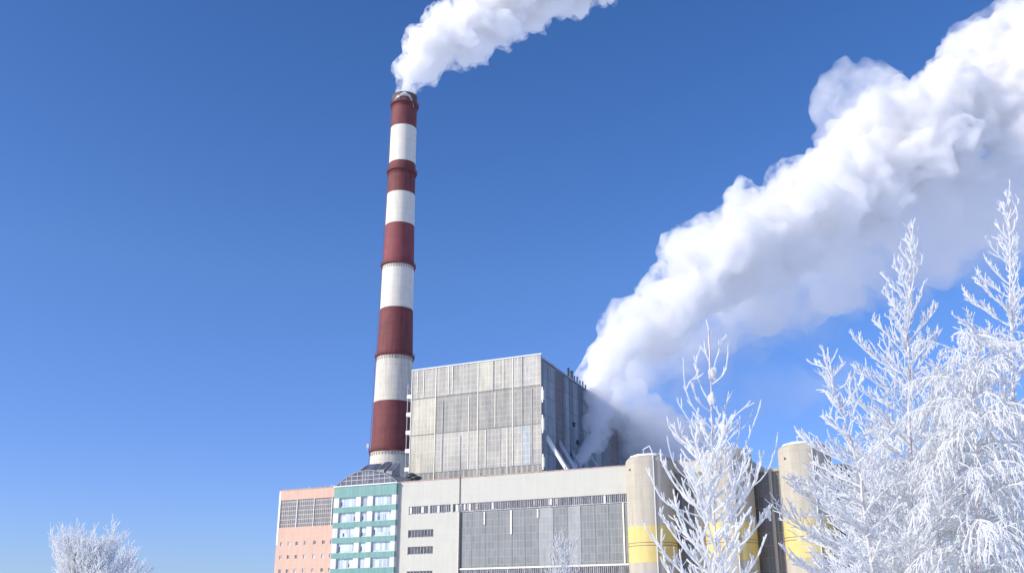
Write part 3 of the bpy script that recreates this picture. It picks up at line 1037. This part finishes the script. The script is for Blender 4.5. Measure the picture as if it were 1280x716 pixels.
def make_tank():
    t = thing('storage_tank', tank_px[0][2], 'tank', (0, 0, 0), AZ, 'beige tanks in a row before the hall')
    z1 = TANK_T
    MB().lathe([(TR, 0), (TR, zy0)], sides=72, close=False).build('lower_shell', M['tank'], t, smooth=True)
    yb = MB().lathe([(TR + .01, zy0), (TR + .01, zy1)], sides=72, close=False).build('yellow_band', M['yellow'], t, smooth=True)
    zm = (zy0 + zy1) / 2
    st = MB()
    for dz in (-0.35, 0.35):
        st.lathe([(TR + .012, zm + dz - .07), (TR + .06, zm + dz - .07), (TR + .06, zm + dz + .07), (TR + .012, zm + dz + .07)], sides=72, close=False)
    st.build('strap', M['pipe'], yb)
    fil = [(TR - 1.7 + 1.7 * math.cos(a), z1 - 1.7 + 1.7 * math.sin(a)) for a in [i * math.pi / 2 / 8 for i in range(9)]]
    MB().lathe([(TR, zy1), (TR, (zy1 + z1) / 2)] + fil + [(0.1, z1 + 0.15)], sides=72, close=False).build('upper_shell', M['tank'], t, smooth=True)
    sn = MB()
    prof = [(TR - 1.1, z1 - 0.25), (TR - 1.25, z1 + 0.25), (TR - 2.2, z1 + 0.6), (TR * .4, z1 + 0.75), (0.1, z1 + 0.8)]
    sn.lathe(prof, sides=48, close=False)
    sn.v = [(x * (1 + .05 * noise.noise((x, y, 1))), y * (1 + .05 * noise.noise((x, y, 5))), z + .22 * noise.noise((x * .6, y * .6, z))) for x, y, z in sn.v]
    sn.build('snow_cap', M['roof_snow'], t, smooth=True)
    # vent pipe rising from the top, bending over and running down the shell at the shadow line
    ap_ = math.radians(-62)
    ca, sa = math.cos(ap_), math.sin(ap_)
    q = [(0.1 * TR * ca - 1.2, 0.2 * TR * sa, z1 - .2), (0.1 * TR * ca - 1.2, 0.35 * TR * sa, z1 + 1.9), (.45 * TR * ca, .6 * TR * sa, z1 + 2.5), (0.9 * TR * ca, 0.95 * TR * sa, z1 + 0.7), (1.03 * TR * ca, 1.03 * TR * sa, z1 - 1.5), (1.03 * TR * ca, 1.03 * TR * sa, 1)]
    MB().tube(q, 0.13, 8).build('vent_pipe', M['frosty'], t, smooth=True)
    hb = MB()
    a = math.radians(-125)
    hb.tube([(TR * .98 * math.cos(a), TR * .98 * math.sin(a), z1 - 3.6), (TR * 1.02 * math.cos(a), TR * 1.02 * math.sin(a), z1 - 3.6)], 0.28, 12)
    hb.build('port', M['dark'], t)
    return t


def dup(root, loc, label):
    r = root.copy()
    COL.objects.link(r)
    r.location = loc
    r['label'] = label
    for c_ in list(root.children):
        c2_ = c_.copy()
        COL.objects.link(c2_)
        c2_.parent = r
        for g_ in c_.children:
            g2 = g_.copy()
            COL.objects.link(g2)
            g2.parent = c2_
    return r


tank0 = make_tank()
for k, (pxl, py, lab) in enumerate(tank_px):
    loc = w(tank_center(pxl), YK)
    if k == 0:
        tank0.location = loc
    else:
        dup(tank0, loc, lab)


# ------------------------------------------------------------------ frosted trees
def frost_mat(name, col, trans=0.3, scale=30.0):
    m, nt, b = new_mat(name)
    v = coords(nt)
    c = ramp(nt, noise_tex(nt, v, scale, 4), [(0.3, tuple(x * 0.93 for x in col)), (0.7, col)])
    nt.links.new(c, b.inputs['Base Color'])
    b.inputs['Roughness'].default_value = 0.7
    tr = nt.nodes.new('ShaderNodeBsdfTranslucent')
    nt.links.new(c, tr.inputs['Color'])
    mx = nt.nodes.new('ShaderNodeMixShader')
    mx.inputs[0].default_value = trans
    nt.links.new(b.outputs[0], mx.inputs[1])
    nt.links.new(tr.outputs[0], mx.inputs[2])
    out = [n for n in nt.nodes if n.type == 'OUTPUT_MATERIAL'][0]
    nt.links.new(mx.outputs[0], out.inputs['Surface'])
    return m


M['frost'] = frost_mat('hoar_frost', (0.945, 0.95, 0.945), 0.6)
M['frost_far'] = frost_mat('hoar_frost_far', (0.80, 0.81, 0.80))
M['frost_bark'] = plain('frosted_bark', (0.66, 0.60, 0.575), 0.9, 0.25, 6.0, False, bmp=0.3)


def lerp_tab(tab, x):
    if x <= tab[0][0]:
        return tab[0][1]
    for (x0, y0), (x1, y1) in zip(tab, tab[1:]):
        if x <= x1:
            return y0 + (y1 - y0) * (x - x0) / (x1 - x0)
    return tab[-1][1]


def rnd_dir(rg):
    return Vector((rg.gauss(0, 1), rg.gauss(0, 1), rg.gauss(0, 1))).normalized()


def shoot(rg, p, d, L, n, bend, wig):
    """a shoot from p along d: bend is a vector it turns towards over its length"""
    pts = [p.copy()]
    d = d.normalized()
    for i in range(n):
        d = (d + bend * (1.0 / n) + rnd_dir(rg) * wig).normalized()
        pts.append(pts[-1] + d * (L / n))
    return pts


def along(pts, t):
    k = len(pts) - 1
    x = min(max(t, 0), 0.9999) * k
    i = int(x)
    return pts[i].lerp(pts[i + 1], x - i), (pts[i + 1] - pts[i]).normalized()


def frost_tree(name, label, cat, D, trunk, prof, n1, step2, step3, r_tw, seed, group=None, up=0.5, droop_tab=None, angle_tab=None,
               mat='frost', trunk_r=0.05, side3=0.13, len2=0.42, wig=0.10, clumps=(), sides=5, fork=0, trunk_mat='frost_bark', low=None, flat=1.0, dens=1.0, high=None, extra=(), lv=(0.65, 1.1)):
    """trunk: pixel path top-down is given bottom-up; prof: (pixel row, primary length in m)"""
    rg = random.Random(seed)
    P = [at_depth(x, y, D) for x, y in trunk]
    root_p = P[0].copy()
    if root_p.z > 0.3:
        root_p = Vector((P[0].x, P[0].y, 0.0))
        P = [root_p] + P
    root_p = Vector((P[0].x, P[0].y, -0.05))
    t = thing(name, label, cat, root_p, 0, group)
    # resample trunk
    tp = []
    for i in range(len(P) - 1):
        for q in range(6):
            tp.append(P[i].lerp(P[i + 1], q / 6) + rnd_dir(rg) * 0.012 * (D / 15))
    tp.append(P[-1])
    H = tp[-1].z
    tm = MB()
    tm.tube(tp, [max(r_tw * 1.1, trunk_r * (1 - 0.93 * (p.z / H))) for p in tp], 8)
    tm.build('trunk', M[trunk_mat], t, root_p, smooth=True)
    cr = MB()
    ga = rg.random() * 6.28
    ztop = high or H
    seats = []
    zlow = low if low is not None else 0.9
    for k in range(n1):
        f = (k + rg.random() * 0.8) / n1
        f = f ** (0.9 * dens)
        z = zlow + (ztop - 0.02 - zlow) * f
        # point on trunk at height z
        for i in range(len(tp) - 1):
            if tp[i + 1].z >= z:
                break
        a, b_ = tp[i], tp[i + 1]
        p = a.lerp(b_, (z - a.z) / max(1e-4, b_.z - a.z))
        L = lerp_tab(prof, z) * rg.uniform(*lv)
        ga += 2.39996 + rg.uniform(-.4, .4)
        ang = R(lerp_tab(angle_tab or [(0, 60), (99, 60)], z) + rg.uniform(-12, 12))
        d = Vector((math.cos(ga) * math.sin(ang), math.sin(ga) * math.sin(ang) * flat, math.cos(ang)))
        dr = lerp_tab(droop_tab, z) if droop_tab else up
        pts = shoot(rg, p, d, L, 7, Vector((0, 0, dr)), wig)
        seats += pts[1:]
        r0 = min(r_tw * 2.2, r_tw * (1.15 + L * 0.6))
        cr.tube(pts, [r0 + (r_tw - r0) * i / 7 for i in range(8)], sides)
        n2 = max(1, int(L / step2))
        sgn = 1
        for q in range(n2):
            tt = 0.12 + 0.88 * (q + rg.random() * .7) / n2
            bp, bd = along(pts, tt)
            sgn = -sgn
            sd_ = bd.cross(Vector((0, 0, 1)))
            if sd_.length < 0.05:
                sd_ = bd.orthogonal()
            sd_.normalize()
            d2 = bd * rg.uniform(0.5, 0.9) + sd_ * sgn * rg.uniform(.25, .75) + Vector((0, 0, rg.uniform(-.15, .45) if dr > -0.3 else rg.uniform(-.7, .1))) + rnd_dir(rg) * 0.2
            L2 = (len2 * L * (1 - 0.65 * tt) + 0.06) * rg.uniform(.55, 1.15)
            p2 = shoot(rg, bp, d2, L2, 5, Vector((0, 0, dr * 0.9)), wig * 1.1)
            r2 = r_tw * 1.08
            cr.tube(p2, [r2 * rg.uniform(.75, 1.25) * (1.0 if q5 < 5 else .7) for q5 in range(6)], sides)
            n3 = int(L2 / step3)
            for u in range(n3):
                t3 = 0.15 + 0.85 * (u + rg.random() * .6) / n3
                cp, cd = along(p2, t3)
                d3 = cd * 0.7 + rnd_dir(rg) * 0.6 + Vector((0, 0, 0.2 if dr > -.3 else -.5))
                p3 = shoot(rg, cp, d3, side3 * rg.uniform(.4, 1.15), 3, Vector((0, 0, dr * .6)), wig * 1.2)
                cr.tube(p3, [r_tw * rg.uniform(.6, 1.0), r_tw * rg.uniform(.6, 1.15), r_tw * rg.uniform(.6, 1.15), r_tw * 0.5], max(4, sides - 1))
    # long curved shoots of the top
    for line, dz in extra:
        q = [at_depth(x, y, D + dz * i / max(1, len(line) - 1)) for i, (x, y) in enumerate(line)]
        fine = []
        for i in range(len(q) - 1):
            a0, a1, a2, a3 = q[max(i - 1, 0)], q[i], q[i + 1], q[min(i + 2, len(q) - 1)]
            for k in range(4):
                u = k / 4
                fine.append(0.5 * ((2 * a1) + (a2 - a0) * u + (2 * a0 - 5 * a1 + 4 * a2 - a3) * u * u + (3 * a1 - a0 - 3 * a2 + a3) * u ** 3))
        fine.append(q[-1])
        seats += fine
        cr.tube(fine, [r_tw * rg.uniform(.8, 1.2) * (1 - 0.4 * i / len(fine)) for i in range(len(fine))], sides)
        for k in range(rg.randint(4, 8)):
            p, d = along(fine, rg.uniform(.25, .9))
            tw_ = shoot(rg, p, d + rnd_dir(rg) * .55 + Vector((0, 0, .3)), rg.uniform(.06, .2), 4, Vector((0, 0, .5)), .08)
            cr.tube(tw_, [r_tw * .8, r_tw * .85, r_tw * .75, r_tw * .7, r_tw * .45], sides)
    # the leader's own fork of twigs
    for k in range(fork):
        p, d = along(tp, 1 - 0.03 * (k + 0.2))
        cr.tube(shoot(rg, p, d + rnd_dir(rg) * .45, 0.28 * D / 15 * rg.uniform(.6, 1.2), 4, Vector((0, 0, .4)), .1), r_tw, sides)
    cr.build('crown', M[mat], t, root_p, smooth=True)
    for (x, y, rp) in clumps:
        c = at_depth(x, y, D)
        c = min(seats + tp, key=lambda p_: abs(p_.x / p_.y - c.x / c.y) + abs((p_.z - CAMZ) / p_.y - (c.z - CAMZ) / c.y))
        rr = rp * D / 1290
        bl = MB()
        nu, nv = 14, 9
        for j in range(nv + 1):
            th = math.pi * j / nv
            for i in range(nu):
                ph = 2 * math.pi * i / nu
                v = Vector((math.sin(th) * math.cos(ph), math.sin(th) * math.sin(ph), math.cos(th)))
                s_ = 1 + 0.7 * noise.noise(v * 1.6 + c * 3) + 0.3 * noise.noise(v * 4 + c * 7)
                bl.v.append(tuple(c + Vector((v.x * rr * s_ * .8, v.y * rr * s_ * .8, v.z * rr * s_ * 1.7))))
        for j in range(nv):
            for i in range(nu):
                bl.f.append((j * nu + i, (j + 1) * nu + i, (j + 1) * nu + (i + 1) % nu, j * nu + (i + 1) % nu))
        bl.build('snow_clump', M['frost'], t, root_p, smooth=True)
    return t


def zz_of(py, D):
    return at_depth(640, py, D).z


D0 = 15.0
zA = lambda y: zz_of(y, D0)
# A: the slender young birch before the tanks
GB = 'frosted birches at the right'
frost_tree('frosted_birch', 'smallest and sparsest frosted birch of the right cluster, in front of the tanks', 'tree', D0,
           [(897, 1100), (895, 716), (891, 600), (889, 500), (886, 412)],
           [(0, 1.35), (zA(716), 1.3), (zA(640), 1.15), (zA(590), 0.95), (zA(540), 0.6)],
           50, 0.12, 0.12, 0.0118, 11, GB, angle_tab=[(0, 68), (zA(640), 62), (zA(540), 56)],
           droop_tab=[(0, 0.5), (zA(600), 0.9), (zA(450), 1.0)], trunk_r=0.032, len2=0.42, side3=0.14, wig=0.13, dens=0.95, high=zA(548), fork=1,
           extra=[([(889, 470), (896, 447), (901, 430), (907, 419)], .1), ([(890, 480), (904, 468), (909, 450), (910, 431)], -.2),
                  ([(888, 505), (875, 480), (870, 455), (876, 433)], .2), ([(889, 515), (872, 500), (866, 478)], -.3),
                  ([(889, 535), (866, 508), (856, 480), (854, 447)], -.2), ([(858, 486), (863, 476), (868, 474)], 0),
                  ([(890, 560), (903, 530), (908, 505), (916, 488)], .2), ([(890, 570), (905, 540), (922, 516), (943, 503)], -.3),
                  ([(891, 575), (915, 545), (933, 530), (941, 511)], .3), ([(892, 600), (925, 570), (940, 535), (951, 505)], .1),
                  ([(890, 580), (870, 555), (853, 545), (847, 522)], .3), ([(889, 560), (872, 540), (850, 507), (846, 496)], -.1),
                  ([(892, 620), (850, 590), (838, 565), (834, 545)], -.3), ([(893, 640), (950, 600), (968, 565), (972, 540)], .2),
                  ([(888, 455), (882, 440), (880, 425)], .05), ([(893, 650), (835, 630), (815, 600), (812, 585)], .2)],
           clumps=[(890, 468, 5.5), (889, 500, 5), (876, 535, 4.5), (904, 536, 4.5), (968, 632, 5)])
# B: the tall birch with a straight leader
frost_tree('frosted_birch', 'tall frosted birch whose pinkish straight trunk shows, between smallest birch and tallest birch', 'tree', D0 + 0.6,
           [(1141, 1100), (1139, 716), (1138, 560), (1135, 420), (1139, 285)],
           [(0, 2.1), (zA(716), 2.0), (zA(600), 1.7), (zA(500), 1.3), (zA(440), 0.85), (zA(380), 0.62), (zA(320), 0.45), (zA(280), 0.2)],
           96, 0.088, 0.062, 0.0090, 5, GB, angle_tab=[(0, 80), (zA(560), 72), (zA(440), 58), (zA(300), 36)],
           droop_tab=[(0, 0.1), (zA(560), 0.3), (zA(440), 0.6), (zA(300), 0.8)], trunk_r=0.055, len2=0.46, side3=0.13, fork=5, wig=0.09, dens=1.2,
           clumps=[(1135, 425, 5), (1095, 520, 5), (1137, 370, 4)])
# C: the tallest at the right edge
frost_tree('frosted_birch', 'tallest frosted birch, its narrow top rising beside the right edge of the picture', 'tree', D0 + 0.2,
           [(1272, 1100), (1270, 716), (1268, 560), (1264, 400), (1261, 243)],
           [(0, 1.7), (zA(716), 1.7), (zA(560), 1.5), (zA(440), 1.1), (zA(370), 0.65), (zA(300), 0.45), (zA(240), 0.18)],
           88, 0.085, 0.062, 0.0090, 23, GB, angle_tab=[(0, 75), (zA(500), 66), (zA(400), 52), (zA(260), 34)],
           droop_tab=[(0, -0.3), (zA(560), -0.2), (zA(420), 0.3), (zA(300), 0.8)], trunk_r=0.055, side3=0.13, fork=5, wig=0.09, dens=1.2)
# D: leaning one at the left of B
frost_tree('frosted_birch', 'frosted birch leaning left with a ragged low top, beside the rightmost tank', 'tree', D0 - 0.4,
           [(1096, 1100), (1090, 716), (1076, 600), (1056, 520), (1030, 448)],
           [(0, 1.2), (zA(716), 1.15), (zA(600), 0.85), (zA(520), 0.6), (zA(460), 0.25)],
           46, 0.088, 0.062, 0.0092, 31, GB, angle_tab=[(0, 78), (zA(600), 68), (zA(460), 48)],
           droop_tab=[(0, 0.1), (zA(500), 0.4)], trunk_r=0.045, side3=0.13, fork=5, wig=0.09)
# E: weeping birch between B and C
frost_tree('frosted_birch', 'weeping frosted birch with arching drooping twigs, filling the gap before tallest birch', 'tree', D0 - 0.8,
           [(1222, 1100), (1222, 716), (1221, 560), (1216, 490), (1226, 425)],
           [(0, 1.3), (zA(716), 1.4), (zA(560), 1.2), (zA(480), 0.95), (zA(410), 0.75)],
           96, 0.07, 0.048, 0.0070, 47, GB, angle_tab=[(0, 62), (zA(560), 52), (zA(420), 42)],
           droop_tab=[(0, -1.25), (99, -1.25)], trunk_r=0.05, side3=0.11, len2=0.52, wig=0.16)
# two fuller birches further back close the gap below
frost_tree('frosted_birch', 'bushy frosted birch further back, behind the weeping birch, its top below the tall leaders', 'tree', D0 + 5,
           [(1200, 1000), (1200, 716), (1204, 560), (1200, 478)],
           [(0, 2.4), (zz_of(716, 20), 2.3), (zz_of(560, 20), 1.6), (zz_of(490, 20), 0.7)], 90, 0.11, 0.085, 0.0105, 83, GB,
           angle_tab=[(0, 70), (zz_of(560, 20), 58), (zz_of(480, 20), 40)], droop_tab=[(0, 0.0), (zz_of(520, 20), 0.3)], trunk_r=0.05, side3=0.15, wig=0.12, fork=4)
frost_tree('frosted_birch', 'low frosted birch further back, between the leaning birch and the tall birch with pinkish trunk', 'tree', D0 + 4,
           [(1108, 1000), (1108, 716), (1104, 620), (1106, 548)],
           [(0, 1.9), (zz_of(716, 19), 1.8), (zz_of(620, 19), 1.2), (zz_of(555, 19), 0.6)], 64, 0.11, 0.085, 0.0100, 89, GB,
           angle_tab=[(0, 70), (zz_of(560, 19), 45)], droop_tab=[(0, 0.1), (zz_of(560, 19), 0.4)], trunk_r=0.045, side3=0.15, wig=0.12, fork=4)
# far round crowns at the left and a low shrub before the glazed wall
zL = lambda y: zz_of(y, 60)
frost_tree('frosted_tree', 'round frosted tree crown at the lower left, bright and many-tipped', 'tree', 60,
           [(108, 900), (110, 730), (106, 716), (101, 690)],
           [(0, 3.3), (zL(740), 3.5), (zL(716), 3.1), (zL(696), 1.6), (zL(680), 0.7)], 130, 0.22, 0.16, 0.0165, 61, 'far frosted trees at the left',
           angle_tab=[(0, 55), (zL(716), 48), (zL(656), 22)], up=0.5, mat='frost', trunk_mat='frost', trunk_r=0.10, side3=0.42, len2=0.48, low=1.8, fork=4, wig=0.08, lv=(0.45, 1.1))
frost_tree('frosted_tree', 'smaller thinner frosted tree crown just right of the round one', 'tree', 66,
           [(160, 880), (159, 730), (158, 702)],
           [(0, 2.6), (zL(730), 2.3), (zL(700), 1.5), (zL(672), 0.6)], 60, 0.30, 0.28, 0.020, 67, 'far frosted trees at the left',
           angle_tab=[(0, 52), (zL(716), 42), (zL(672), 22)], up=0.6, mat='frost', trunk_mat='frost', trunk_r=0.09, side3=0.42, len2=0.45, low=1.8, fork=4, wig=0.08, lv=(0.45, 1.1))
zM = lambda y: zz_of(y, 45)
frost_tree('frosted_shrub', 'thin grey frosted shrub top in front of the big glazed wall', 'shrub', 45,
           [(705, 950), (704, 716), (700, 681)], [(0, 2.0), (zM(716), 1.8), (zM(681), 0.7)], 40, 0.24, 0.24, 0.010, 77, None,
           angle_tab=[(0, 55), (zM(681), 35)], up=0.7, mat='frost_far', trunk_r=0.05, side3=0.35, len2=0.4, low=1.5, wig=0.06)


# ------------------------------------------------------------------ steam
def steam_skin(name, spheres, voxel, disp, seed, grow=0.0, freq=1.0, size=None):
    """one closed skin round a run of puffs, then billowed outwards by layered noise"""
    import bmesh
    bm = bmesh.new()
    for c, r in spheres:
        bmesh.ops.create_icosphere(bm, subdivisions=3, radius=r + grow, matrix=Matrix.Translation(c))
    me = bpy.data.meshes.new(name)
    bm.to_mesh(me)
    bm.free()
    o = bpy.data.objects.new(name, me)
    COL.objects.link(o)
    md = o.modifiers.new('remesh', 'REMESH')
    md.mode = 'VOXEL'
    md.voxel_size = voxel
    dg = bpy.context.evaluated_depsgraph_get()
    ev = o.evaluated_get(dg)
    me2 = bpy.data.meshes.new_from_object(ev)
    me2.name = name
    o.modifiers.clear()
    o.data = me2
    bpy.data.meshes.remove(me)
    nv = len(me2.vertices)
    co = [0.0] * (3 * nv)
    me2.vertices.foreach_get('co', co)
    no = [0.0] * (3 * nv)
    me2.vertices.foreach_get('normal', no)
    off = Vector((seed * 13.7, seed * 5.1, seed * 9.3))
    for i in range(nv):
        p = Vector(co[3 * i:3 * i + 3])
        n = Vector(no[3 * i:3 * i + 3])
        q = p * freq + off
        # billows: rounded lobes with creases between them
        h = 0.0
        for f_, a_ in disp:
            h += a_ * (abs(noise.noise(q * f_)) * 1.7 - 0.45)
        p += n * (h * (size(p) if size else 1.0))
        co[3 * i:3 * i + 3] = p
    me2.vertices.foreach_set('co', co)
    me2.update()
    # second skin: joins folds, then only the outer shell is kept
    md = o.modifiers.new('remesh', 'REMESH')
    md.mode = 'VOXEL'
    md.voxel_size = voxel * 0.9
    me3 = bpy.data.meshes.new_from_object(o.evaluated_get(bpy.context.evaluated_depsgraph_get()))
    me3.name = name
    o.modifiers.clear()
    o.data = me3
    bpy.data.meshes.remove(me2)
    bm = bmesh.new()
    bm.from_mesh(me3)
    seen, best = set(), []
    for v in bm.verts:
        if v.index in seen:
            continue
        stack, comp = [v], []
        seen.add(v.index)
        while stack:
            a = stack.pop()
            comp.append(a)
            for e in a.link_edges:
                b = e.other_vert(a)
                if b.index not in seen:
                    seen.add(b.index)
                    stack.append(b)
        best.append(comp)
    best.sort(key=len, reverse=True)
    for comp in best[1:]:
        bmesh.ops.delete(bm, geom=comp, context='VERTS')
    bm.to_mesh(me3)
    bm.free()
    me3.polygons.foreach_set('use_smooth', [True] * len(me3.polygons))
    me3.update()
    return o


def puffs(path, depth, n, seed, spread=0.35, rs=(0.55, 0.8), sub=3):
    """path: (px, py, radius px); returns world spheres scattered round it"""
    rg = random.Random(seed)
    out = []
    for k in range(n):
        t = k / (n - 1) * (len(path) - 1)
        i = min(int(t), len(path) - 2)
        f = t - i
        x, y, r = (path[i][j] * (1 - f) + path[i + 1][j] * f for j in range(3))
        Y = depth(x)
        c = at_depth(x, y, Y)
        rm = r * (Y * CP + (c.z - CAMZ) * SP) / FPX
        out.append((c, rm * 0.62))
        for q in range(sub):
            d = rnd_dir(rg)
            rr = rm * rg.uniform(*rs) * 0.8
            out.append((c + d * max(0.05, rm - rr) * rg.uniform(.8, 1.1 + spread * .3), rr))
    return out


def steam_core():
    m, nt, b = new_mat('steam_core')
    b.inputs['Base Color'].default_value = (0.93, 0.935, 0.945, 1)
    b.inputs['Roughness'].default_value = 1.0
    b.inputs['Specular IOR Level'].default_value = 0.0
    return m


def steam_vol(name, dens, aniso=0.3, noise_scale=None, lo=0.4, hi=0.65, col=(0.985, 0.986, 0.986)):
    m = bpy.data.materials.new(name)
    m.use_nodes = True
    nt = m.node_tree
    nt.nodes.clear()
    out = nt.nodes.new('ShaderNodeOutputMaterial')
    pv = nt.nodes.new('ShaderNodeVolumePrincipled')
    pv.inputs['Color'].default_value = (*col, 1)
    pv.inputs['Density'].default_value = dens
    pv.inputs['Anisotropy'].default_value = aniso
    nt.links.new(pv.outputs[0], out.inputs['Volume'])
    if noise_scale:
        tc = nt.nodes.new('ShaderNodeTexCoord')
        n = nt.nodes.new('ShaderNodeTexNoise')
        n.inputs['Scale'].default_value = noise_scale
        n.inputs['Detail'].default_value = 5
        n.inputs['Roughness'].default_value = 0.6
        nt.links.new(tc.outputs['Object'], n.inputs['Vector'])
        mr = nt.nodes.new('ShaderNodeMapRange')
        mr.inputs['From Min'].default_value = lo
        mr.inputs['From Max'].default_value = hi
        mr.inputs['To Min'].default_value = 0
        mr.inputs['To Max'].default_value = dens
        nt.links.new(n.outputs['Fac'], mr.inputs['Value'])
        nt.links.new(mr.outputs[0], pv.inputs['Density'])
    return m


M['steam_dense'] = steam_vol('steam_dense', 0.26, 0.1)
M['steam_plume'] = steam_vol('steam_plume', 0.15, 0.1)
M['steam_edge'] = steam_vol('steam_edge', 0.26, 0.15, 0.13, 0.40, 0.60)
M['steam_edge_fine'] = steam_vol('steam_edge_fine', 0.22, 0.15, 0.2, 0.44, 0.60)
M['steam_lower'] = steam_vol('steam_lower', 0.085, 0.2, 0.045, 0.33, 0.62)
M['steam_fringe'] = steam_vol('steam_fringe', 0.02, 0.2, 0.04, 0.36, 0.62)
M['steam_lobe'] = steam_vol('steam_lobe', 0.085, 0.2, 0.06, 0.34, 0.60)
M['steam_thin'] = steam_vol('steam_thin', 0.20, 0.2, 0.06, 0.36, 0.64)
M['steam_puff'] = steam_vol('steam_puff', 0.45, 0.2, 0.12, 0.32, 0.60)
M['steam_veil'] = steam_vol('steam_veil', 0.014, 0.2, 0.03, 0.36, 0.66)


def steam_part(name, path, depth, n, seed, mat, voxel, disp, parent, spread=0.35, sub=3, grow=0.0, ref=16.0):
    tab = []
    for x, y, r in path:
        c = at_depth(x, y, depth(x))
        tab.append((c.x, r * (c.y * CP + (c.z - CAMZ) * SP) / FPX / ref))
    tab.sort()
    o = steam_skin(name, puffs(path, depth, n, seed, spread, sub=sub), voxel, disp, seed, grow, size=lambda p: min(1.6, lerp_tab(tab, p.x)))
    o.data.materials.append(M[mat])
    o.parent = parent
    if parent:
        for v in o.data.vertices:
            v.co -= parent.location
    return o


DC = [(0.055, 6.5), (0.13, 3.4), (0.30, 1.9), (.7, 1.0)]
DB = [(0.045, 7.0), (0.10, 4.4), (0.22, 2.4), (.5, 1.2)]
# plume of the striped chimney, blown up and to the right
pathC = [(506, 116, 13), (513, 98, 20), (527, 76, 33), (549, 56, 43), (580, 35, 47), (620, 11, 48), (662, -14, 51), (712, -44, 57), (780, -72, 72), (850, -112, 80)]
pr = thing('chimney_steam_plume', 'white steam plume streaming from the top of the striped chimney', 'steam plume', at_depth(504, 112, 500.0))
steam_part('plume_body', pathC, lambda x: 500.0, 44, 3, 'steam_dense', 1.3, DC, pr, grow=-2.0)
steam_part('plume_edge', pathC, lambda x: 500.0, 44, 3, 'steam_edge_fine', 1.4, DC, pr, grow=1.3)

# great plume rising behind the boiler house
bd = lambda x: 398.0 + (x - 740) * 0.06
pathB = [(738, 492, 16), (748, 468, 28), (766, 443, 39), (797, 412, 47), (842, 373, 54), (892, 333, 62), (947, 298, 68), (1012, 260, 73), (1082, 215, 77), (1150, 174, 82), (1220, 130, 88), (1300, 80, 97), (1400, 20, 108), (1500, -40, 118)]
pb = thing('boiler_steam_plume', 'huge white steam plume drifting right from behind the grey boiler house', 'steam plume', at_depth(738, 490, bd(738)))
steam_part('plume_body', pathB, bd, 70, 8, 'steam_plume', 1.5, DB, pb, grow=-2.2)
steam_part('plume_edge', pathB, bd, 70, 8, 'steam_edge', 1.8, DB, pb, grow=0.6)
pathL = [(760, 492, 26), (790, 466, 38), (835, 438, 46), (890, 405, 52), (950, 378, 56), (1010, 345, 64), (1080, 300, 72), (1160, 275, 78), (1240, 262, 84), (1330, 230, 95), (1430, 190, 105)]
steam_part('shaded_steam', pathL, lambda x: bd(x) + 25, 50, 12, 'steam_lower', 2.2, DB, pb)
steam_part('torn_lobe', [(1036, 160, 30), (1056, 124, 47), (1082, 112, 50), (1118, 140, 42)], lambda x: bd(x) + 5, 9, 21, 'steam_lobe', 1.6, DB, pb)
steam_part('torn_lobe', [(1195, 55, 22), (1220, 42, 34), (1265, 30, 46)], lambda x: bd(x) + 5, 6, 22, 'steam_lobe', 1.6, DB, pb)
steam_part('soft_fringe', [(x, y + r * 0.35, r * 1.02) for x, y, r in pathL], lambda x: bd(x) + 18, 40, 17, 'steam_fringe', 2.6, DB, pb)
pv_ = thing('drifting_steam', 'faint torn steam veil drifting low over the tanks under the huge plume', 'steam', at_depth(860, 520, 400))
steam_part('steam_veil', [(790, 530, 44), (850, 520, 56), (910, 500, 62), (970, 490, 62), (1030, 490, 50)], lambda x: 415.0, 12, 31, 'steam_veil', 2.5, DB, pv_)
steam_part('steam_wisp', [(740, 548, 20), (750, 522, 28), (768, 505, 40), (792, 515, 48), (818, 540, 52), (850, 560, 48)], lambda x: 360 + (x - 735) * 0.42, 9, 33, 'steam_thin', 1.6, DB, pv_)
ps_ = thing('steam_puff', 'small grey steam puff rising before the shaded side of the boiler house', 'steam', at_depth(716, 582, 335))
steam_part('puff_body', [(714, 586, 7), (722, 576, 11), (734, 566, 17), (745, 549, 21), (748, 528, 22), (748, 508, 20), (752, 490, 20)], lambda x: 338.0 + (x - 714) * 0.4, 14, 41, 'steam_puff', 0.7, [(0.14, 2.0), (0.32, 1.1), (.8, .5)], ps_, ref=4.0)
